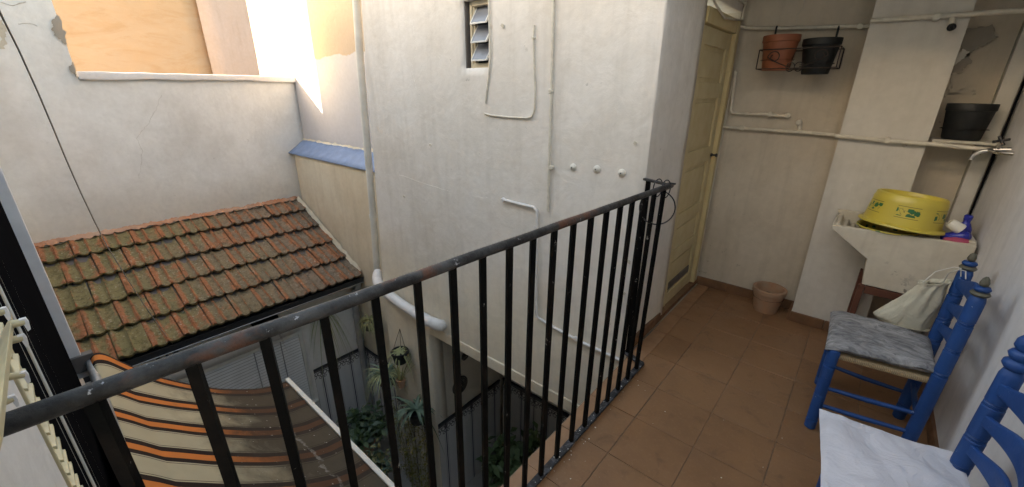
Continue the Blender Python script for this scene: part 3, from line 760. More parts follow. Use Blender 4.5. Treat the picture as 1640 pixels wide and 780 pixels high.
m = MB(); m.grid(lambda u, v: e1+V(-0.02+v*0.06, YS+u*(YB-YS), 0.030+0.055*(1-v)+0.020*noise.noise(V(u*30, v*3, 1))+0.022*noise.noise(V(u*80, v*3, 5))), 130, 4)
m.build('mortar_fillet', 'roof_edge', roof, smooth=60)
m = MB(); m.grid(lambda u, v: e0+sd*(u*SLEN)+sn*(0.03+0.05*v+0.012*noise.noise(V(u*25, v, 3)))+V(0, YB-0.012-0.03*(1-v)+0.012*noise.noise(V(u*20, 5, v)), 0), 70, 3)
m.build('side_fillet', 'beige', roof, smooth=60)
# gutter
gp = [(0.0, 0.0), (0.0, -0.075), (0.10, -0.085), (0.115, 0.0), (0.105, 0.0), (0.092, -0.072), (0.012, -0.062), (0.012, 0.0)]
m = MB(); m.prism(gp, lambda a, b: V(-4.72+a, YS-0.05, -0.735+b), lambda a, b: V(-4.72+a, YB-0.004, -0.735+b)); m.build('gutter', 'dark_metal', lh, bevel=0.003)
m = MB(); m.box((XG-0.0, YS, -0.86), (-4.722, YB-0.003, -0.722)); m.build('fascia', 'dark_metal', lh)
m = MB(); m.tube([(-4.598, YS, -0.800), (-4.598, YB-0.02, -0.800)], 0.006, 8); m.build('gutter_bead', 'silver', lh, smooth=60)
m = MB(); m.tube([(-4.66, YB-0.075, -0.83), (-4.66, YB-0.075, -0.87), (-4.78, YB-0.075, -1.02), (-4.805, YB-0.075, -1.08), (-4.805, YB-0.075, ZC)], 0.042, 12); dp = m.build('downpipe', 'grey_pipe', lh, smooth=50)
for zz in (-1.35, -1.75):
    m = MB(); m.tube([(-4.805, YB-0.075, zz-0.03), (-4.805, YB-0.075, zz+0.03)], 0.049, 12); m.build('collar', 'grey_pipe', dp, smooth=50)
# window blind
wy0, wy1, wz0_, wz1_ = YS+0.07, 1.695, -2.36, -1.27
m = MB()
for a in ((wy0, wy0+0.04), (0.56, 0.60), (wy1-0.04, wy1)): m.box((XG-0.07, a[0], wz0_), (XG-0.01, a[1], wz1_))
m.box((XG-0.069, wy0, wz1_-0.05), (XG-0.011, wy1, wz1_)); m.box((XG-0.09, wy0, wz0_-0.02), (XG+0.05, wy1+0.02, wz0_+0.02))
bwn = m.build('window', 'pale_pipe', lh, bevel=0.004)
m = MB(); n = 26
for k in range(n):
    hh = (wz1_-wz0_-0.07)/n; z = wz0_+0.02+hh*k
    m.add([V(XG-0.030, wy0+0.03, z), V(XG-0.030, wy1-0.03, z), V(XG-0.040, wy1-0.03, z+hh*0.74), V(XG-0.040, wy0+0.03, z+hh*0.74)], [(0, 1, 2, 3)])
mb_ = MB(); mb_.box((XG-0.066, wy0+0.02, wz0_), (XG-0.060, wy1-0.02, wz1_-0.02)); mb_.build('dark_room', 'kick_grey', bwn)
o = m.build('blind_slats', 'blind_white', bwn, recalc=False); o['kind'] = 'stuff'
for yy in (1.15, 1.44, 0.28):
    m = MB(); m.tube([(XG-0.022, yy, wz0_+0.03), (XG-0.022, yy, wz1_-0.05)], 0.006, 5); m.build('ladder_cord', 'grey_pipe', bwn)
dado(lh, V(XG+0.004, 1.735, 0), math.pi/2, 4, 6, ZD)
dado(sw, V(XG+0.02, YB-0.008, 0), 0, 6, 6, ZD)

# ================================================================== HOUSE BEHIND THE CAMERA (south side)
sh = thing('shuttered_house', 'house wall with tall black slatted shutters and pale frame beside the awning', 'house', (-2.5, YS, ZC))
relief_wall('wall', [(-0.6, YS), (-6.10, YS)], ZC, 3.35, 'wall_plain', sh, 0.12, 0.5, thick=0.25)
m = MB(); m.box((-0.6, YS-0.25, 2.3), (0.6, YS, 3.35)); m.box((0.38, YS-0.25, 0), (0.6, YS, 2.3)); m.box((-1.2, -1.5, -0.1), (0.7, -1.45, 3.0)); m.box((-0.6, YS-0.25, ZC), (0.7, YS, -0.15)); m.box((-0.62, -1.45, -0.02), (-0.6, YS-0.25, 2.9)); m.build('doorway_wall', 'wall_plain', sh)
m = MB(); m.box((-1.14, YS, ZC), (-0.6, -0.121, 2.95)); m.build('wall_pilaster', 'wall_plain', sh, bevel=0.006)
m = MB(); m.box((-3.67, YS+0.002, -0.25), (-3.61, -0.088, 2.9)); m.build('frame_strip', 'grey_frame', sh, bevel=0.004)
shut = MB(); shut.box((-3.605, YS+0.001, -1.6), (-1.15, YS+0.006, 2.6)); shut = shut.build('shutter', 'slat_black', sh)
nsl = 9
for k in range(nsl):
    xa = -3.58+(2.46/nsl)*k; xb = xa+2.46/nsl-0.010
    m = MB(); m.prism([(xa, YS+0.006), (xb, YS+0.006), (xb, YS+0.012), (xa+0.01, YS+0.017), (xa, YS+0.014)], lambda a, b: V(a, b, -1.58), lambda a, b: V(a, b, 2.58)); sl1 = m.build('slat', 'slat_black', shut)
    m = MB(); m.tube([(xb-0.004, YS+0.013, -1.57), (xb-0.004, YS+0.013, 2.57)], 0.0026, 5); m.build('slat_glint', 'pale_pipe', sl1)  # pale tube paints the reflection along the slat edge
m = MB(); m.tube([(-1.30, -0.100, 0.2), (-1.30, -0.100, 1.3)], 0.003, 6); tag(m.build('thin_rod', 'white_paint', None), 'thin pale rod standing in front of the black shutters', 'rod')
lsx0, lsx1 = -1.285, -1.165
m = MB()
for a in (lsx0, lsx1-0.012): m.box((a, YS+0.018, 0.0), (a+0.012, -0.119, 1.22))
lv = m.build('louvred_shutter', 'cream_plastic', sh, bevel=0.002)
for k in range(30):
    z = 0.03+k*0.038
    m = MB(); m.prism([(0, 0), (0.036, 0.018), (0.036, 0.026), (0, 0.008)], lambda a, b: V(lsx0+0.012, YS+0.012+a*0.8, z+0.02-b*0.9), lambda a, b: V(lsx1-0.012, YS+0.012+a*0.8, z+0.02-b*0.9)); m.build('louvre', 'cream_plastic', lv)
rk = thing('drying_rack', 'cream plastic clothes drying rack with hooked pegs folded against the wall', 'drying rack', (-0.75, -0.1, 1.2))
bp = [AT(*q, 0, -0.78) for q in ((2, 542), (19, 512), (24, 525), (8, 594), (-3, 610))]
m = MB(); m.prism([(q.y, q.z) for q in bp], lambda a, b: V(-0.80, a, b), lambda a, b: V(-0.50, a-0.01, b+0.01)); m.build('rail', 'cream_plastic', rk, bevel=0.002)
for (x0, y0), (x1, y1) in (((17, 520), (40, 515)), ((13, 546), (37, 541)), ((-5, 606), (40, 600)), ((-5, 648), (22, 638)), ((-4, 500), (8, 498))):
    a, b = AT(x0, y0, 0, -0.775), AT(x1, y1, 0, -0.775)
    m = MB(); m.tube([a, a.lerp(b, 0.6), b], [0.0055, 0.005, 0.004], 8); pg = m.build('peg', 'cream_plastic', rk, smooth=50)
    c = b+V(0, 0, 0.001)
    m = MB(); m.prism([(-0.004, 0.004), (0.002, 0.004), (0.003, -0.002), (0.002, -0.012), (-0.001, -0.014), (-0.002, -0.004), (-0.005, -0.003)], lambda p_, q_: V(c.x-0.003, c.y+p_, c.z+q_), lambda p_, q_: V(c.x+0.003, c.y+p_, c.z+q_)); m.build('peg_hook', 'grey_frame', pg)

# ================================================================== RAILING
rl = thing('balcony_railing', 'black iron balcony railing with worn rounded handrail and square bars', 'railing', (-0.725, 1.0, 0))
def zrail(y): return 1.172-0.032*(y+0.1)
m = MB(); ys = [YS+i*(2.075-YS)/40 for i in range(41)]
m.tube([V(-0.712+0.0012*noise.noise(V(y*4, 1, 1)), y, zrail(y)+0.0012*noise.noise(V(y*5, 7, 1))) for y in ys], 0.0140, 14); m.build('handrail', 'rail_paint', rl, smooth=60)
m = MB(); m.bar(V(-0.737, YS, 0.022), V(-0.737, 2.075, 0.022), 0.034, 0.012); m.build('bottom_rail', 'sill_paint', rl, bevel=0.003)
bm_ = MB(); bm_.bar(V(0, 0, 0), V(0, 0, 1), 0.0165, 0.0165, V(0, 1, 0)); bal_me = bm_.mesh('baluster'); bal_me.materials.append(MATS['baluster_paint'])
for y in (-0.023, 0.086, 0.188, 0.291, 0.400, 0.508, 0.615, 0.721, 0.831, 0.941, 1.054, 1.170, 1.289, 1.407, 1.524, 1.635, 1.752, 1.870, 1.988):
    a, b = V(-0.737, y+0.012, 0.024), V(-0.712, y, zrail(y)-0.008)
    o = link('baluster', bal_me, None, rl); d = b-a
    o.matrix_basis = Matrix.Translation(a) @ d.to_track_quat('Z', 'Y').to_matrix().to_4x4() @ Matrix.Rotation(random.uniform(-0.12, 0.12), 4, 'Z') @ Matrix.Diagonal((1, 1, d.length, 1))
zr = zrail(2.06)
m = MB(); m.bar(V(-0.70, 2.066, zr), V(-0.872, 2.12, zr+0.004), 0.022, 0.012); m.bar(V(-0.712, 2.03, zr+0.006), V(-0.712, 2.10, zr+0.006), 0.034, 0.008); m.build('return_rail', 'rail_paint', rl, bevel=0.002)
m = MB(); m.bar(V(-0.845, 2.115, 0.0), V(-0.845, 2.115, zr), 0.026, 0.010); m.build('wall_post', 'baluster_paint', rl, bevel=0.002)
m = MB(); m.bar(V(-0.73, 2.068, 0.021), V(-0.872, 2.12, 0.021), 0.036, 0.012); m.build('return_sill', 'sill_paint', rl, bevel=0.002)
m = MB(); c0 = V(-0.742, 2.01, 0.995); rr = 0.088
m.tube([c0+V(rr*math.cos(t_)*0.9, rr*math.cos(t_)*0.35, rr*math.sin(t_)) for t_ in [2*math.pi*i/36 for i in range(36)]], 0.0035, 6, closed=True)
for dx in (-0.02, 0.02): m.tube([V(-0.735+dx, 2.02, zr-0.03)+V(0.012*math.cos(t_), 0.028*math.cos(t_), 0.045*math.sin(t_)+0.02) for t_ in [2*math.pi*i/20 for i in range(20)]], 0.003, 6, closed=True)
tag(m.build('wire_loop', 'dark_metal', None, smooth=60), 'loose loop of dark wire hooked over the end of the railing', 'wire')

# ================================================================== AWNING
aw = thing('awning', 'sagging orange, cream and brown striped awning gone dirty towards its white bar', 'awning', (-2.3, 0.5, -0.5))
XA = -3.6
ed = [AT(*q, 0, XA) for q in ((142, 580), (149, 567), (166, 566), (194, 578.5), (224.6, 592), (258, 604), (304, 615), (345, 622), (380, 623.5), (410, 622.5), (433, 618.5), (460, 610))]
def edge(v):
    t_ = v*(len(ed)-1); i = min(int(t_), len(ed)-2); f = t_-i
    p0, p1, p2, p3 = ed[max(i-1, 0)], ed[i], ed[i+1], ed[min(i+2, len(ed)-1)]
    return 0.5*((2*p1)+(p2-p0)*f+(2*p0-5*p1+4*p2-p3)*f*f+(3*p1-p0-3*p2+p3)*f**3)
EN = [V(0, a, b) for a, b in ((-0.062, -0.135), (-0.045, -0.150), (0.015, -0.225), (0.075, -0.310), (0.15, -0.385), (0.24, -0.475), (0.383, -0.605), (0.526, -0.73), (0.665, -0.835), (0.795, -0.915), (0.905, -0.962), (1.046, -0.988))]
def cloth_fn(u, v):
    t_ = v*(len(EN)-1); i = min(int(t_), len(EN)-2); q = EN[i].lerp(EN[i+1], t_-i); k_ = min(1, u/0.14); k_ = k_*k_*(3-2*k_); p = edge(v).lerp(q, k_); x = XA+u*(2.66); w_ = math.sin(math.pi*min(1, v*1.02))
    fold = 0.006*math.sin(x*19+1.2*noise.noise(V(x*2, v*3, 1)))*max(0, v-0.4)*w_*2.2 + 0.006*noise.noise(V(x*2.2, v*4, 3))*w_ - 0.02*w_*min(1, u*1.6)
    return V(x, p.y, p.z+fold)
m = MB(); m.grid(cloth_fn, 110, 48); m.build('fabric', 'awning_cloth', aw, smooth=80, solid=0.003, recalc=False)
pe = ed[-1]
m = MB(); m.bar(V(XA-0.02, pe.y+0.008, pe.z), V(-0.92, pe.y-0.008, pe.z-0.015), 0.036, 0.034); m.build('front_bar', 'bar_white', aw, bevel=0.004)
m = MB(); m.tube([V(XA-0.03, -0.062, -0.150), V(-0.92, -0.062, -0.150)], 0.024, 12); m.build('roller', 'silver', aw, smooth=50)
m = MB(); m.box((XA-0.05, YS-0.0, -0.20), (XA+0.01, -0.035, -0.085)); m.build('bracket', 'kick_grey', aw, bevel=0.006)

# ================================================================== CLOTHES LINE
rp = [(-6, 6), (0, 20), (30, 80), (60, 146), (85, 205), (107, 258), (130, 310), (152, 356), (172, 395), (200, 440), (232, 490), (262, 532), (290, 568)]
xs = [-2.2-2.62*i/(len(rp)-1) for i in range(len(rp))]
m = MB(); m.tube([AT(*q, 0, x) for q, x in zip(rp, xs)], 0.0032, 6)
tag(m.build('clothes_line', 'rope', None, smooth=80), 'slack grey brown clothes line strung down across the courtyard to the house wall', 'rope')

# ================================================================== PIPES, CABLES AND KNOBS ON THE FACADE
def wire(name, label, cat, pts, r, mat, ax=1, val=YF, off=-0.012, n=8, clamps=(), extra=()):
    P = [AT(*q, ax, val)+(V(0, off, 0) if ax == 1 else V(off, 0, 0)) for q in pts]
    m = MB(); m.tube(P, r, n)
    for e in extra: m.tube(e, r, n)
    if clamps:
        t_ = thing(name, label, cat, P[0]); m.build('pipe', mat, t_, smooth=50)
        for c in clamps:
            q = AT(*c, ax, val)+V(0, off, 0)
            k = MB(); k.lathe([(0, -0.010), (r*1.7, -0.008), (r*1.7, 0.006), (r*1.2, 0.012), (0, 0.012)], 10, Matrix.Translation(q) @ Matrix.Rotation(math.pi/2, 4, 'X')); k.build('clamp', mat, t_, smooth=40)
        return t_
    return tag(m.build(name, mat, None, smooth=50), label, cat)
wire('electrical_conduit', 'long straight painted conduit running down the facade from above, open at its foot', 'pipe', [(889, -40), (887, 60), (885, 145), (882, 240), (879, 338)], 0.009, 'pipe_paint', clamps=[(884, 146), (885, 268)])
wire('wall_cable', 'painted cable hanging past the louvred window', 'cable', [(784, -30), (785, 30), (787, 90), (785, 115), (779, 165)], 0.006, 'pipe_paint', off=-0.010)
wire('wall_cable', 'painted cable bent into a hook shape below and right of the louvred window', 'cable', [(778, 182), (790, 185), (820, 188), (845, 189), (853, 187), (857, 178), (859, 150), (857, 110), (856, 60), (857, 40)], 0.006, 'pipe_paint', off=-0.010, clamps=[(856, 61)])
wire('water_pipe', 'flaking white water pipe that turns down behind the handrail and along the wall foot', 'pipe', [(808, 319), (830, 325), (857, 331), (862, 337), (862, 365), (861, 420), (861, 480), (862, 506), (880, 518), (930, 545), (985, 570), (1002, 579)], 0.011, 'white_pipe', off=-0.016, clamps=[(808, 320), (861, 364), (924, 541)])
for k, (x, y) in enumerate(((918, 268), (956, 271), (996, 277))):
    q = AT(x, y, 1, YF); m = MB()
    m.lathe([(0, 0), (0.023, 0), (0.023, 0.006), (0.020, 0.010), (0.014, 0.013), (0.010, 0.017), (0.007, 0.018), (0, 0.018)], 18, Matrix.Translation(q+V(0, 0.002, 0)) @ Matrix.Rotation(math.pi/2, 4, 'X'))
    t_ = thing('wall_insulator', ('round white ceramic wall knob nearest the straight conduit', 'middle one of the three round white ceramic wall knobs', 'round white ceramic wall knob nearest the house corner')[k], 'insulator', q, 'ceramic knobs in a row on the facade')
    m.build('disc', 'ceramic', t_, smooth=35)
    m = MB(); m.lathe([(0, 0.015), (0.004, 0.015), (0.004, 0.020), (0, 0.021)], 8, Matrix.Translation(q) @ Matrix.Rotation(math.pi/2, 4, 'X')); m.build('screw', 'dark_metal', t_)
# small holes / fixings
t_ = thing('drain_pipe', 'pale grey downpipe in the wall corner ending in a fat white sloping drain pipe', 'pipe', (XF, 2.3, -0.5))
P = [AT(569, -30, 1, 2.33), AT(577, 100, 1, 2.33), AT(588, 232, 1, 2.33), AT(598, 350, 1, 2.33), AT(604, 436, 1, 2.31)]
m = MB(); m.tube(P, 0.036, 12); m.build('downpipe', 'pale_pipe', t_, smooth=50)
for c in ((588, 232), (597.5, 346)):
    q = AT(*c, 1, 2.33); m = MB(); m.tube([q+V(0, 0, -0.02), q+V(0, 0, 0.02)], 0.042, 12); m.build('collar', 'pale_pipe', t_, smooth=50)
q = [AT(606, 432, 1, 2.28), AT(603, 444, 1, 2.20), AT(606, 458, 1, 2.12), AT(622, 472, 1, 2.10), AT(650, 492, 1, 2.10), AT(682, 512, 1, 2.10), AT(697, 519, 1, 2.105), AT(706, 522, 1, 2.13), AT(712, 520, 1, 2.19)]
m = MB(); m.tube(q, [0.050, 0.056, 0.057, 0.050, 0.050, 0.052, 0.058, 0.058, 0.055], 16); m.build('drain', 'white_pipe', t_, smooth=60, subsurf=1)

# crazed plaster marks on the facade
for k, (x, y, r_) in enumerate(((806, 42, 5), (690, 232, 3), (1018, 230, 5), (648, 315, 3), (1008, 420, 5), (1000, 470, 4))):
    patch('plaster_chip', [(x-r_*0.6, y), (x-r_*0.2, y-r_*0.8), (x+r_*0.5, y-r_*0.3), (x+r_*0.2, y+r_*0.6)], 'stone_sink', nh, -0.0085, 5, 0.005, 1, YF, 0.004)
crack([(985, 160), (990, 190), (978, 215), (985, 240), (970, 262)], 0.0010, nh, 1, YF, -0.005)
crack([(880, 345), (884, 372), (878, 400), (886, 440)], 0.0010, nh, 1, YF, -0.005)
crack([(662, 40), (668, 75), (660, 110), (670, 150)], 0.0010, nh, 1, YF, -0.005)
crack([(640, 280), (700, 300), (740, 312), (790, 318)], 0.0020, nh, 1, YF, -0.002, 'facade')

# ================================================================== PIPES ON THE END WALL
wire('water_pipe', 'long thin painted water pipe across the end wall below the hanging pots', 'pipe', [(1160, 203), (1200, 206), (1280, 211), (1338, 216)], 0.0115, 'pipe_paint', val=YE, off=-0.024, clamps=[(1190, 205), (1280, 196)],
     extra=[[AT(1281, 211, 1, YE-0.014), AT(1280, 196, 1, YE-0.014)]])
wire('water_pipe', 'painted water pipe crossing the white pier to the chrome tap', 'pipe', [(1338, 217), (1360, 219), (1420, 225), (1500, 231), (1560, 237), (1590, 240)], 0.012, 'pipe_paint', val=3.285, off=-0.024, clamps=[(1421, 224)])
wire('water_pipe', 'short painted pipe that drops beside the door and turns along the wall', 'pipe', [(1180, 116), (1178, 130), (1174, 160), (1171, 176), (1174, 181), (1195, 182), (1230, 183), (1258, 186)], 0.011, 'pipe_paint', val=YE, off=-0.024, clamps=[(1235, 183), (1262, 185)])
wire('corner_conduit', 'thin upright conduit along the edge of the yellow door frame', 'pipe', [(1178, 113), (1164, 180), (1150, 255), (1132, 350), (1114, 448)], 0.006, 'pipe_paint', val=YE, off=-0.006)
wire('top_pipe', 'painted pipe high on the end wall carrying the pot rack hooks', 'pipe', [(1182, 20), (1186, 42), (1197, 46), (1260, 46), (1330, 44), (1396, 42)], 0.0115, 'pipe_paint', val=YE, off=-0.024, clamps=[(1378, 43)])
t_ = wire('top_pipe', 'painted pipe with a black capped stub high across the white pier', 'pipe', [(1394, 34), (1440, 31), (1500, 27), (1560, 23), (1650, 17)], 0.012, 'pipe_paint', val=3.285, off=-0.024, clamps=[(1500, 28)], extra=[[AT(1526, 26, 1, 3.267), AT(1525, 40, 1, 3.255)]])
q = AT(1524, 43, 1, 3.25); m = MB(); m.lathe([(0, -0.01), (0.016, -0.01), (0.018, 0.008), (0.010, 0.010), (0.008, 0.004), (0, 0.004)], 14, Matrix.Translation(q) @ Matrix.Rotation(math.radians(115), 4, 'X')); m.build('stub_cap', 'black_plastic', t_, smooth=40)
crack([(1288, 0), (1284, 15), (1276, 30), (1277, 40)], 0.003, ew, 1, YE, -0.004, 'pier')

# ================================================================== RACK WITH TWO POTS
YK = 3.335
rack = thing('pot_rack', 'thin rusty wire rack with scrolls hooked on a wall pipe', 'rack', AT(1285, 80, 1, YK))
def loopb(pts, r=0.0035): 
    m = MB(); m.tube(pts, r, 6); return m
xl, xr_ = AT(1218, 75, 1, 3.24).x, AT(1347, 78, 1, 3.24).x; zt_, zb_ = AT(1285, 77, 1, 3.24).z, AT(1285, 109, 1, 3.24).z
yf_, yk_ = 3.235, YE-0.02
m = MB()
for z in (zt_, zb_): m.tube([V(xl, yk_, z), V(xl, yf_, z), V(xr_, yf_, z), V(xr_, yk_, z), V(xl, yk_, z)], 0.0035, 6)
for x in (xl, xr_):
    for y in (yf_, yk_): m.tube([V(x, y, zt_), V(x, y, zb_)], 0.0035, 6)
for k in range(1, 6): x = xl+(xr_-xl)*k/6; m.tube([V(x, yf_, zb_), V(x, yk_, zb_)], 0.0028, 5)
m.build('frame', 'wire_rust', rack, smooth=50)
for sgn in (-1, 1):
    cx = (xl+xr_)/2
    P = []
    for i in range(26):
        a = i/25*2.3*math.pi; r_ = 0.036-0.020*i/25; P.append(V(cx+sgn*(0.12-0.0)+sgn*r_*math.cos(a), yf_-0.003, zt_-0.045+r_*math.sin(a)))
    P2 = [V(cx+sgn*(0.156-0.13*t_), yf_-0.003, zt_-0.045-0.030*math.sin(t_*1.5)-0.03*t_) for t_ in [i/12 for i in range(13)]]
    P3 = [V(cx+sgn*0.022+0.022*math.cos(a), yf_-0.003, zb_+0.008+0.026*math.sin(a)) for a in [2*math.pi*i/18 for i in range(18)]]
    m = MB(); m.tube(P, 0.003, 5); m.tube(P2, 0.003, 5); m.tube(P3, 0.003, 5, closed=True); m.build('scroll', 'wire_rust', rack, smooth=60)
for px in (1244, 1343):
    a = AT(px, 46, 1, YE-0.02)
    m = MB(); m.tube([a+V(0, 0.012, -0.004), a+V(0, 0.006, 0.012), a+V(0, -0.012, 0.012), a+V(0, -0.016, -0.005), V(a.x, yk_-0.005, zt_)], 0.006, 6); m.build('hook', 'black_plastic', rack, smooth=60)
def pot(name, label, top, rt, rb, h, mat, soil=None, rim=0.012, group=None, sq=1.0, tilt=0.0):
    t_ = thing(name, label, 'flower pot', top-V(0, 0, h), group)
    M = Matrix.Translation(top-V(0, 0, h)) @ Matrix.Rotation(tilt, 4, 'Y')
    m = MB(); m.lathe([(0.001, 0), (rb*0.96, 0), (rb, 0.006), (rb+(rt-rb)*0.80, h*0.80), (rt*0.985, h*0.80+0.001), (rt+rim*0.15, h*0.82), (rt+rim*0.2, h-0.003), (rt, h), (rt-rim, h-0.002), (rt-rim*1.25, h*0.8), (rb-rim*0.7, 0.012), (0.001, 0.012)], 32, M); m.build('body', mat, t_, smooth=35)
    if soil: m = MB(); rs = rb+(rt-rb)*soil-rim; m.grid(lambda u, v: M @ V((0.02+u*rs)*math.cos(v*2*math.pi), (0.02+u*rs)*math.sin(v*2*math.pi), h*soil+0.006*noise.noise(V(u*8, math.cos(v*6.3)*3, math.sin(v*6.3)*3))), 6, 24); m.build('soil', 'soil', t_, smooth=60)
    return t_
c = AT(1253, 57, 1, YK); pot('flower_pot', 'reddish brown plastic flower pot in the wire rack', c, 0.103, 0.078, 0.205, 'brown_plastic', 0.3, 0.008)
c = AT(1318, 62, 1, YK); pot('flower_pot', 'black plastic flower pot in the wire rack', c, 0.100, 0.072, 0.200, 'black_plastic', 0.3, 0.008)
q = AT(1228, 506, 2, 0); pot('flower_pot', 'empty terracotta flower pot standing on the floor against the end wall', V(-0.315, 3.335, 0.185), 0.108, 0.078, 0.185, 'terracotta', 0.6, 0.016)

# shelf with black pot
m = MB(); m.prism([(0.262, 3.29), (0.52, 3.27), (0.52, 3.455), (0.262, 3.455)], lambda a, b: V(a, b, 1.288), lambda a, b: V(a, b, 1.303)); shf = tag(m.build('wall_shelf', 'shelf_white', None, bevel=0.002), 'small flaking white shelf board between pier and corner', 'shelf')
pot('flower_pot', 'black pot standing on the small white shelf board', V(0.375, 3.372, 1.49), 0.098, 0.078, 0.186, 'black_plastic', 0.3, 0.006)

# tap
tp = thing('water_tap', 'chrome water tap with cross handle on the side wall', 'tap', (0.52, 3.24, 1.27))
m = MB(); m.tube([V(XR+0.01, 3.20, 1.28), V(0.50, 3.21, 1.275), V(0.455, 3.22, 1.262), V(0.43, 3.225, 1.24), V(0.425, 3.225, 1.215)], [0.013, 0.013, 0.012, 0.011, 0.010], 12); m.build('spout', 'chrome', tp, smooth=60)
m = MB(); m.tube([V(0.505, 3.21, 1.275), V(0.50, 3.19, 1.315)], [0.011, 0.008], 10); m.build('valve', 'chrome', tp, smooth=60)
m = MB(); c = V(0.50, 3.188, 1.322)
for a in (0.4, 0.4+math.pi/2): m.tube([c-V(0.030*math.cos(a), 0.012*math.sin(a), 0.022*math.sin(a)), c, c+V(0.030*math.cos(a), 0.012*math.sin(a), 0.022*math.sin(a))], [0.007, 0.006, 0.007], 8)
m.build('handle', 'dark_metal', tp, smooth=60)
m = MB(); m.tube([V(0.475, 3.215, 1.27), V(0.495, 3.13, 1.268), V(XR, 3.11, 1.27)], 0.009, 8); m.build('elbow', 'chrome', tp, smooth=60)

# ================================================================== LAUNDRY SINK
sk = thing('laundry_sink', 'chipped stone laundry sink with sloping washboard end on a brown stand', 'sink', (0.27, 3.1, 0))
y0, y1 = 2.95, 3.275
outer = [(-0.055, 0.82), (0.525, 0.835), (0.525, 0.50), (0.153, 0.505), (0.138, 0.66), (-0.05, 0.795)]
m = MB(); t = 0.028
m.prism(outer, lambda a, b: V(a, y0, b), lambda a, b: V(a, y0+t, b)); m.prism(outer, lambda a, b: V(a, y1-t, b+0.03 if b > 0.78 else b), lambda a, b: V(a, y1, b+0.03 if b > 0.78 else b))
m.prism([(0.497, 0.50), (0.525, 0.50), (0.525, 0.845), (0.497, 0.845)], lambda a, b: V(a, y0+t-0.001, b), lambda a, b: V(a, y1-t+0.001, b))
m.prism([(0.153, 0.505), (0.50, 0.505), (0.50, 0.54), (0.165, 0.54), (0.165, 0.67), (-0.03, 0.815), (-0.055, 0.82), (-0.05, 0.795), (0.138, 0.66)], lambda a, b: V(a, y0+t-0.001, b), lambda a, b: V(a, y1-t+0.001, b))
m.build('basin', 'stone_sink', sk, bevel=0.005)
for k in range(5):
    f = k/5; a = V(-0.03+0.17*f, 0, 0.818-0.125*f)
    m = MB(); m.tube([V(a.x, y0+t, a.z), V(a.x, y1-t, a.z)], 0.013, 8); m.build('washboard_ridge', 'stone_sink', sk, smooth=60)
for xx in (0.155, 0.51):
    m = MB(); m.bar(V(xx, 2.965, 0.0), V(xx, 2.965, 0.50), 0.028, 0.028); m.build('stand_leg', 'wood_brown', sk, bevel=0.003)
m = MB(); m.bar(V(0.172, 2.967, 0.475), V(0.494, 2.967, 0.475), 0.026, 0.045); m.build('stand_beam', 'wood_brown', sk, bevel=0.003)
m = MB(); m.box((0.14, 3.2, 0.0), (0.17, 3.26, 0.50)); m.build('stand_leg', 'wood_brown', sk, bevel=0.003)
for o in list(bpy.data.objects):
    pass

# tub
tb = thing('washing_tub', 'yellow plastic washing tub with green leaf print turned upside down on the sink', 'tub', (0.235, 3.09, 0.85))
prof_t = [(0.001, 0.150), (0.118, 0.150), (0.128, 0.154), (0.134, 0.172), (0.142, 0.174), (0.150, 0.168), (0.153, 0.150), (0.156, 0.146), (0.157, 0.125), (0.164, 0.05), (0.168, 0.018), (0.186, 0.010), (0.190, 0.002), (0.186, -0.002), (0.164, 0.006), (0.158, 0.05), (0.150, 0.120), (0.145, 0.140), (0.001, 0.142)]
m = MB(); m.lathe(prof_t[::-1], 48); o = m.build('tub_body', 'tub_yellow', None, smooth=35); o.parent = tb
tb.rotation_euler = (math.radians(-3), math.radians(5), math.radians(20))
t2 = thing('washing_tub', 'smaller yellow basin lying inside the sink beneath the big tub', 'tub', (0.19, 3.08, 0.72))
m = MB(); m.lathe([(0.001, 0), (0.10, 0), (0.13, 0.10), (0.142, 0.105), (0.140, 0.112), (0.126, 0.106), (0.097, 0.006), (0.001, 0.006)], 32); o = m.build('basin_body', 'tub_yellow', None, smooth=35); o.parent = t2
# bottles and cloth
bt = thing('spray_bottle', 'dark blue cleaning bottle with a white cap lying in the sink corner', 'bottle', (0.45, 3.02, 0.84))
M = Matrix.Translation((0.462, 3.03, 0.845)) @ Matrix.Rotation(math.radians(62), 4, 'Y') @ Matrix.Rotation(math.radians(20), 4, 'X')
m = MB(); m.lathe([(0.001, -0.06), (0.026, -0.06), (0.030, -0.05), (0.030, 0.02), (0.024, 0.035), (0.014, 0.045), (0.001, 0.045)], 20, M); m.build('body', 'bottle_blue', bt, smooth=40)
m = MB(); m.lathe([(0.001, 0.0), (0.027, 0.0), (0.028, 0.01), (0.025, 0.05), (0.020, 0.058), (0.001, 0.058)], 20, Matrix.Translation((0.462, 3.03, 0.885)) @ Matrix.Rotation(math.radians(-60), 4, 'Y')); m.build('cap', 'bottle_white', bt, smooth=40)
bt = thing('detergent_bottle', 'upright dark blue detergent bottle beside the yellow tub', 'bottle', (0.475, 3.07, 0.80))
m = MB(); m.lathe([(0.001, 0.0), (0.028, 0.0), (0.030, 0.01), (0.030, 0.10), (0.018, 0.13), (0.014, 0.135), (0.014, 0.155), (0.001, 0.156)], 20, Matrix.Translation((0.478, 3.08, 0.78))); m.build('body', 'bottle_blue', bt, smooth=40)
m = MB(); m.lathe([(0.001, 0.0), (0.016, 0.0), (0.017, 0.02), (0.010, 0.026), (0.001, 0.026)], 16, Matrix.Translation((0.478, 3.08, 0.93))); m.build('cap', 'bottle_blue', bt, smooth=40)
